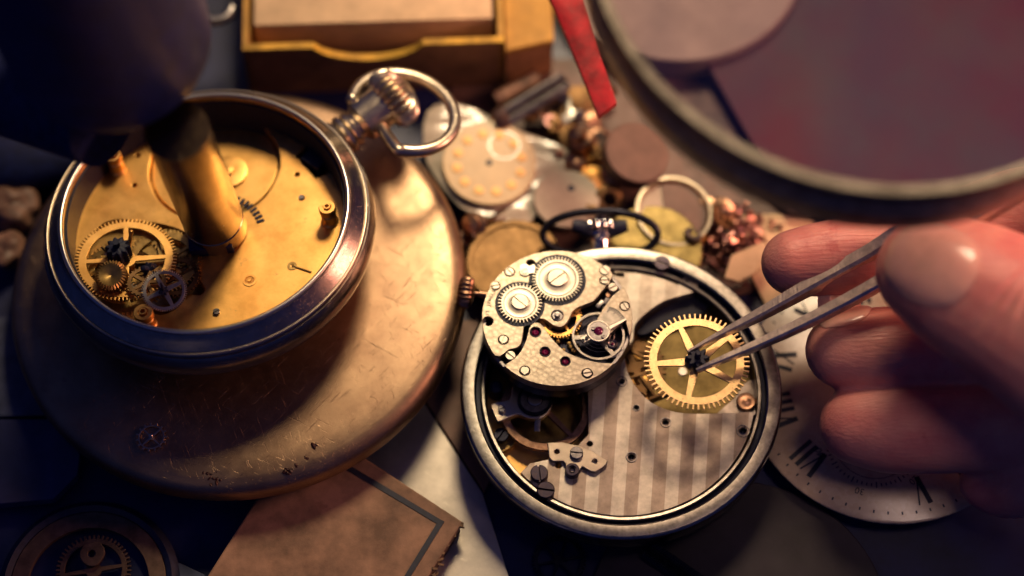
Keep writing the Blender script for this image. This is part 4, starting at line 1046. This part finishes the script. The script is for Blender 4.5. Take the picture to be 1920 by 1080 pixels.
# loose brass pieces
random.seed(21)
bits = [(1052, 215, .30, 'bright'), (1085, 200, .34, 'b'), (1040, 240, .22, 'b'), (1100, 232, .26, 'd'), (1072, 262, .24, 'b'), (1095, 288, .24, 'g'), (1120, 300, .2, 'b'), (1078, 310, .22, 'd'),
        (1125, 262, .2, 'd'), (1110, 335, .2, 'g'), (1000, 220, .2, 'd'), (1150, 330, .22, 'd'), (1140, 375, .24, 'b'), (880, 452, .2, 'd'), (1135, 175, .2, 'd'), (905, 440, .15, 'b'), (1325, 400, .25, 'd'), (1308, 445, .16, 'g'), (1105, 405, .18, 'b')]
where = ['under the red strip', 'nearest the red strip', 'just left of the pile', 'right of the pile', 'below the pile', 'catching gold light', 'beside the pale disc', 'in the gap below', 'in the shadow',
         'touching the pale disc', 'at the end of the knurled handle', 'below the leather disc', 'behind the open watch bow', 'beside the brass lid', 'topmost below the yellow box', 'above the movement crown', 'right of the watch glass', 'by the case rim', 'behind the chrome crown']
mats = {'bright': white_metal, 'b': brown_brass, 'd': bronze, 'g': gold_gear}
shapes = ['chunky ring shaped', 'stepped round', 'small square', 'domed']
for k, (x, y, r, m) in enumerate(bits):
    s = k % 4; mb = MB()
    if s == 0: mb.lathe([(r*.5, 0), (r, 0), (r, r*.4), (r*.8, r*.5), (r*.5, r*.5)], 24, closed=True)
    elif s == 1: mb.lathe([(0, 0), (r, 0), (r, r*.3), (r*.5, r*.35), (r*.5, r*.8), (r*.25, r*.85), (0, r*.85)], 24)
    elif s == 2: mb.box((0, 0, r*.4), (r*1.6, r*1.2, r*.8)); mb.lathe([(0, r*.8), (r*.4, r*.8), (r*.4, r*1.1), (0, r*1.1)], 16)
    else: mb.lathe([(0, 0), (r, 0), (r*.95, r*.3), (r*.6, r*.6), (0, r*.75)], 24)
    me = mb.mesh(bevel=.015 if s == 2 else 0)
    p = at(x, y, .3)
    solo('brass_fitting', me, mats[m], f'{shapes[s]} blurred metal fitting {where[k]}', 'watch part', tuple(p), (random.uniform(-.4, .4), random.uniform(-.4, .4), random.uniform(0, 3)), 'loose fittings behind the movement')
random.seed(33)
kinds = []
mb = MB(); mb.lathe([(.06, 0), (.13, 0), (.13, .05), (.06, .05)], 24, closed=True); kinds.append(('washer', mb.mesh(), nickel_dark, 'small dull ring'))
kinds.append(('small_gear', gear(.2, .16, 24, .12, .04, 4, .03, 0, .03), brown_brass, 'small blurred toothed wheel'))
kinds.append(('screw', screw_mesh(.09, .07, 0, .15), steel, 'small blurred slotted screw'))
mb = MB(); mb.tube([(-.25, 0, .04), (0, .02, .05), (.25, 0, .04)], .03, 8); kinds.append(('pin', mb.mesh(), bronze, 'short thin metal pin'))
mb = MB(); mb.lathe([(0, 0), (.16, 0), (.16, .12), (.1, .14), (.1, .26), (0, .28)], 20); kinds.append(('barrel', mb.mesh(), bronze, 'small stepped copper barrel'))
zones = [(1085, 240, 48, 50, 'heaped between the knurled tool and the magnifier rim'), (1000, 205, 60, 30, 'lying behind the plastic bag'), (1330, 420, 40, 30, 'lying beside the reddish heap'), (905, 425, 28, 25, 'lying between bag and brass barrel disc')]
for zi, (zx, zy, sx, sy, where_) in enumerate(zones):
    for k in range((16, 9, 9, 6)[zi]):
        nm, me, mt, lb = kinds[(k+zi) % 5]
        o = linkob(nm, me)
        if not me.materials: me.materials.append(mt)
        o.location = at(zx+random.uniform(-sx, sx), zy+random.uniform(-sy, sy), random.uniform(.15, .5))*S
        o.rotation_euler = (random.uniform(-.7, .7), random.uniform(-.7, .7), random.uniform(0, 6)); sc_ = random.uniform(.8, 1.4); o.scale = (sc_, sc_, sc_)
        tag(o, lb+' '+where_, nm.replace('_', ' '), lb+'s '+where_)
# heap of tiny reddish parts: nobody could count it
mb = MB(); random.seed(9)
for k in range(420):
    x, y = random.gauss(1378, 32), random.gauss(452, 26)
    z = .15+max(0, .55-abs(x-1378)/110-abs(y-452)/120)*random.random()
    p = at(x, y, z); r = random.uniform(.025, .075)
    M = Matrix.Translation(p) @ Matrix.Rotation(random.uniform(0, 6), 4, Vector((random.random(), random.random(), random.random()+.1)).normalized())
    if k % 3 == 0: mb.lathe([(r*.5, 0), (r, 0), (r, r*.5), (r*.5, r*.5)], 10, M, closed=True)
    elif k % 3 == 1: mb.lathe([(0, 0), (r, 0), (r, r*.4), (r*.3, r*.5), (r*.3, r*1.6), (0, r*1.6)], 9, M)
    else: mb.box((0, 0, 0), (r*2, r*.8, r*.5), 0, M)
heap = pm('mixed copper parts', (0.45, 0.2, 0.12), 0.8, .3, .5, 9, col2=(.10, .05, .09))
solo('parts_heap', mb.mesh(), heap, 'heap of tiny reddish copper parts between the open watch and the index finger', 'watch parts', kind='stuff')
# pale paper and tray right of the watch, brown strap
solo('paper_scrap', flat_quad([(1358, 520), (1372, 478), (1432, 452), (1440, 470), (1415, 512), (1385, 528)], .55, .04), cream_card, 'small curled cream scrap beside the fingertip', 'paper')
solo('cream_card', flat_quad([(1372, 405), (1520, 395), (1560, 520), (1450, 600), (1400, 500)], .12, .06), cream_card, 'flat cream card under the copper heap and index finger', 'card')
simple_disc('brown_glass_dish', 'dim round brown glass dish at the bottom edge between open watch and enamel dial', 'dish', 1385, 1165, .16, 285, .12, pm('brown glass', (0.03, 0.02, 0.03), 0, .6, .3, 1.2))
# faint wheel bottom centre
FQ = Frame(at(1048, 1052, .08)); g = thing('spoked_wheel', 'dark spoked wheel on the bench in shadow below the open watch', 'gear', FQ)
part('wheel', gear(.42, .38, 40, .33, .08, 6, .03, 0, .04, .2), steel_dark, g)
# clock part bottom left
FQ = Frame(at(165, 1095, .2)); g = thing('balance_frame', 'dark round clock movement with a dim brass ring in the bottom left corner', 'clock part', FQ)
rr_ = FQ.r(150, 165, 1095); dim_brass = pm('dark brown brass', (0.16, 0.10, 0.07), 0.7, .5, .3, 4)  # dark brown tone with random variation
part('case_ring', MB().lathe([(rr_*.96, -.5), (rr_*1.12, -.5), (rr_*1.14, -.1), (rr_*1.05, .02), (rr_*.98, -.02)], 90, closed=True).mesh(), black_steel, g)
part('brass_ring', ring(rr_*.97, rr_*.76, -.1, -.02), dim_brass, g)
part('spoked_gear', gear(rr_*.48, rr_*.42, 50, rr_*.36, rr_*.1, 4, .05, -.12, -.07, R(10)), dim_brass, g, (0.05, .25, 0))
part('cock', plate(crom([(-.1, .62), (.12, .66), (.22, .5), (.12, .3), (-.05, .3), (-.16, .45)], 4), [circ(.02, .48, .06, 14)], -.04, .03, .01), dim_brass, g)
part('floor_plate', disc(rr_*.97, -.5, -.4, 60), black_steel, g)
# pale offcut
solo('metal_offcut', flat_quad([(330, 1052), (385, 1078), (372, 1100), (330, 1100)], .1, .05), slate, 'small grey metal offcut at the bottom edge beside the tan box', 'offcut')
# brown lumps left
for (x, y, r, lb) in ((22, 385, .42, 'larger crumpled brown leather piece at the left edge'), (14, 468, .3, 'smaller crumpled brown leather piece at the left edge, below the larger')):
    mb = MB(); ell(mb, Vector((0, 0, 0)), r, (1, 1.2, .7), None, 40)
    me = mb.mesh(smooth=80)
    bm = bmesh.new(); bm.from_mesh(me); bmesh.ops.subdivide_edges(bm, edges=bm.edges[:], cuts=2, use_grid_fill=True)
    for v in bm.verts: v.co += v.co.normalized()*noise.noise(v.co/S*4+Vector((x, y, 0)))*.12*S
    bm.to_mesh(me); bm.free(); finish(me, 60)
    solo('leather_scrap', me, lumps, lb, 'leather', tuple(at(x, y, .35)), (0, 0, .5), 'leather scraps')
# chrome hook above the box corner
solo('wire_loop', MB().tube([at(400+35*math.cos(R(a)), 15-25*math.sin(R(a)), 1.2) for a in range(180, 361, 15)], .09, 12).mesh(smooth=70), steel, 'dim grey wire loop at the top edge between the black head and yellow box', 'wire')

# ================================================================== RED STRIP and MAROON CLOTH
P = [at(*w) for w in ((1010, -40, 2.6), (1100, 95, 2.2), (1140, 190, 1.9))]
def ribbon(pa_, pb_, th):
    mb = MB(); n = len(pa_); vs = []
    for a, c in zip(pa_, pb_): vs += [a, c, c-Vector((0, 0, th)), a-Vector((0, 0, th))]
    fs = []
    for i in range(n-1):
        for k in range(4): k2 = (k+1) % 4; fs.append((4*i+k, 4*i+k2, 4*i+4+k2, 4*i+4+k))
    fs += [(0, 1, 2, 3), (4*n-4, 4*n-3, 4*n-2, 4*n-1)]
    return mb.add(vs, fs)
solo('red_strip', ribbon([at(1005, -60, 3.1), at(1045, 30, 2.9), at(1085, 125, 2.7), at(1122, 218, 2.5)], [at(1075, -60, 3.1), at(1105, 30, 2.9), at(1130, 115, 2.7), at(1157, 192, 2.5)], .12).mesh(bevel=.02), red_plastic,
     'bright red plastic strip hanging beside the magnifier rim', 'strip')
cloth = pm('plum cloth painted reflections', (0.085, 0.013, 0.032), 0, 0.8, 0.3, 0.25, 0.4, 10, col2=(0.07, 0.06, 0.07))  # grey patches imitate soft reflections in the lens
mb = MB(); P4 = [at(x, y, .35) for x, y in ((1290, 60), (1480, 395), (2050, 400), (2050, -200), (1400, -200))]
me = plate([(p.x, p.y) for p in P4], [], .25, .40, .03)
solo('cloth_and_reflections', me, cloth, 'blurred plum and maroon cloth with painted lens reflections, seen through the magnifier glass', 'cloth')
simple_disc('reflection_disc', 'large grey reflection disc standing in for the lampshade reflected in the magnifier glass', 'paper disc', 1268, -88, .6, 238, .5, pm('grey reflection', (.34, .28, .25), 0, .7, .15, 1))  # disc added to imitate the lampshade's reflection in the lens
me = plate(crom([W0.p2(x, y, .06) for x, y in ((850, 150), (1060, 110), (1300, 150), (1480, 330), (1440, 520), (1300, 560), (900, 560), (862, 430))], 4), [], .01, .06, .01)
solo('leather_mat', me, pm('brown leather mat', (0.13, 0.07, 0.055), 0, .55, .3, 2, .8, 12), 'dark brown leather mat under the clutter behind the open watch', 'mat')

# ================================================================== MAGNIFIER
ZM = 7.6
mo = at(1650, -112, ZM); FG = Frame(mo, (0.02, -.05, 1))
MG = thing('magnifier', 'large round magnifying glass with a metal rim above the hand at the top right', 'magnifying glass', FG)
RM = FG.r(548, 1650, -112)
part('rim', MB().lathe([(RM-.06, .30), (RM-.03, .33), (RM+.06, .33), (RM+.085, .29), (RM+.085, .12), (RM+.05, .08), (RM+.05, -.1), (RM+.085, -.14), (RM+.085, -.50), (RM+.05, -.60), (RM+.0, -.80), (RM-.06, -.80)], 200, closed=True).mesh(smooth=35), nickel_dark, MG)
part('rim_edge', MB().lathe([(RM-.10, .20), (RM-.08, .345), (RM+.05, .37), (RM+.06, .333), (RM-.06, .31)], 200, closed=True).mesh(smooth=35), rim_metal, MG)
part('glass', MB().lathe([(0, .16)]+[(RM*.98*k/16, .16-.12*(k/16)**2) for k in range(1, 17)], 120).mesh(smooth=80) if False else
     MB().lathe([(0, .26)]+[((RM-.07)*k/16, .26-.02*(k/16)**2) for k in range(1, 17)]+[((RM-.07)*k/16, -.20+.02*(k/16)**2) for k in range(16, 0, -1)]+[(0, -.2)], 120).mesh(smooth=80), lens_glass, MG)

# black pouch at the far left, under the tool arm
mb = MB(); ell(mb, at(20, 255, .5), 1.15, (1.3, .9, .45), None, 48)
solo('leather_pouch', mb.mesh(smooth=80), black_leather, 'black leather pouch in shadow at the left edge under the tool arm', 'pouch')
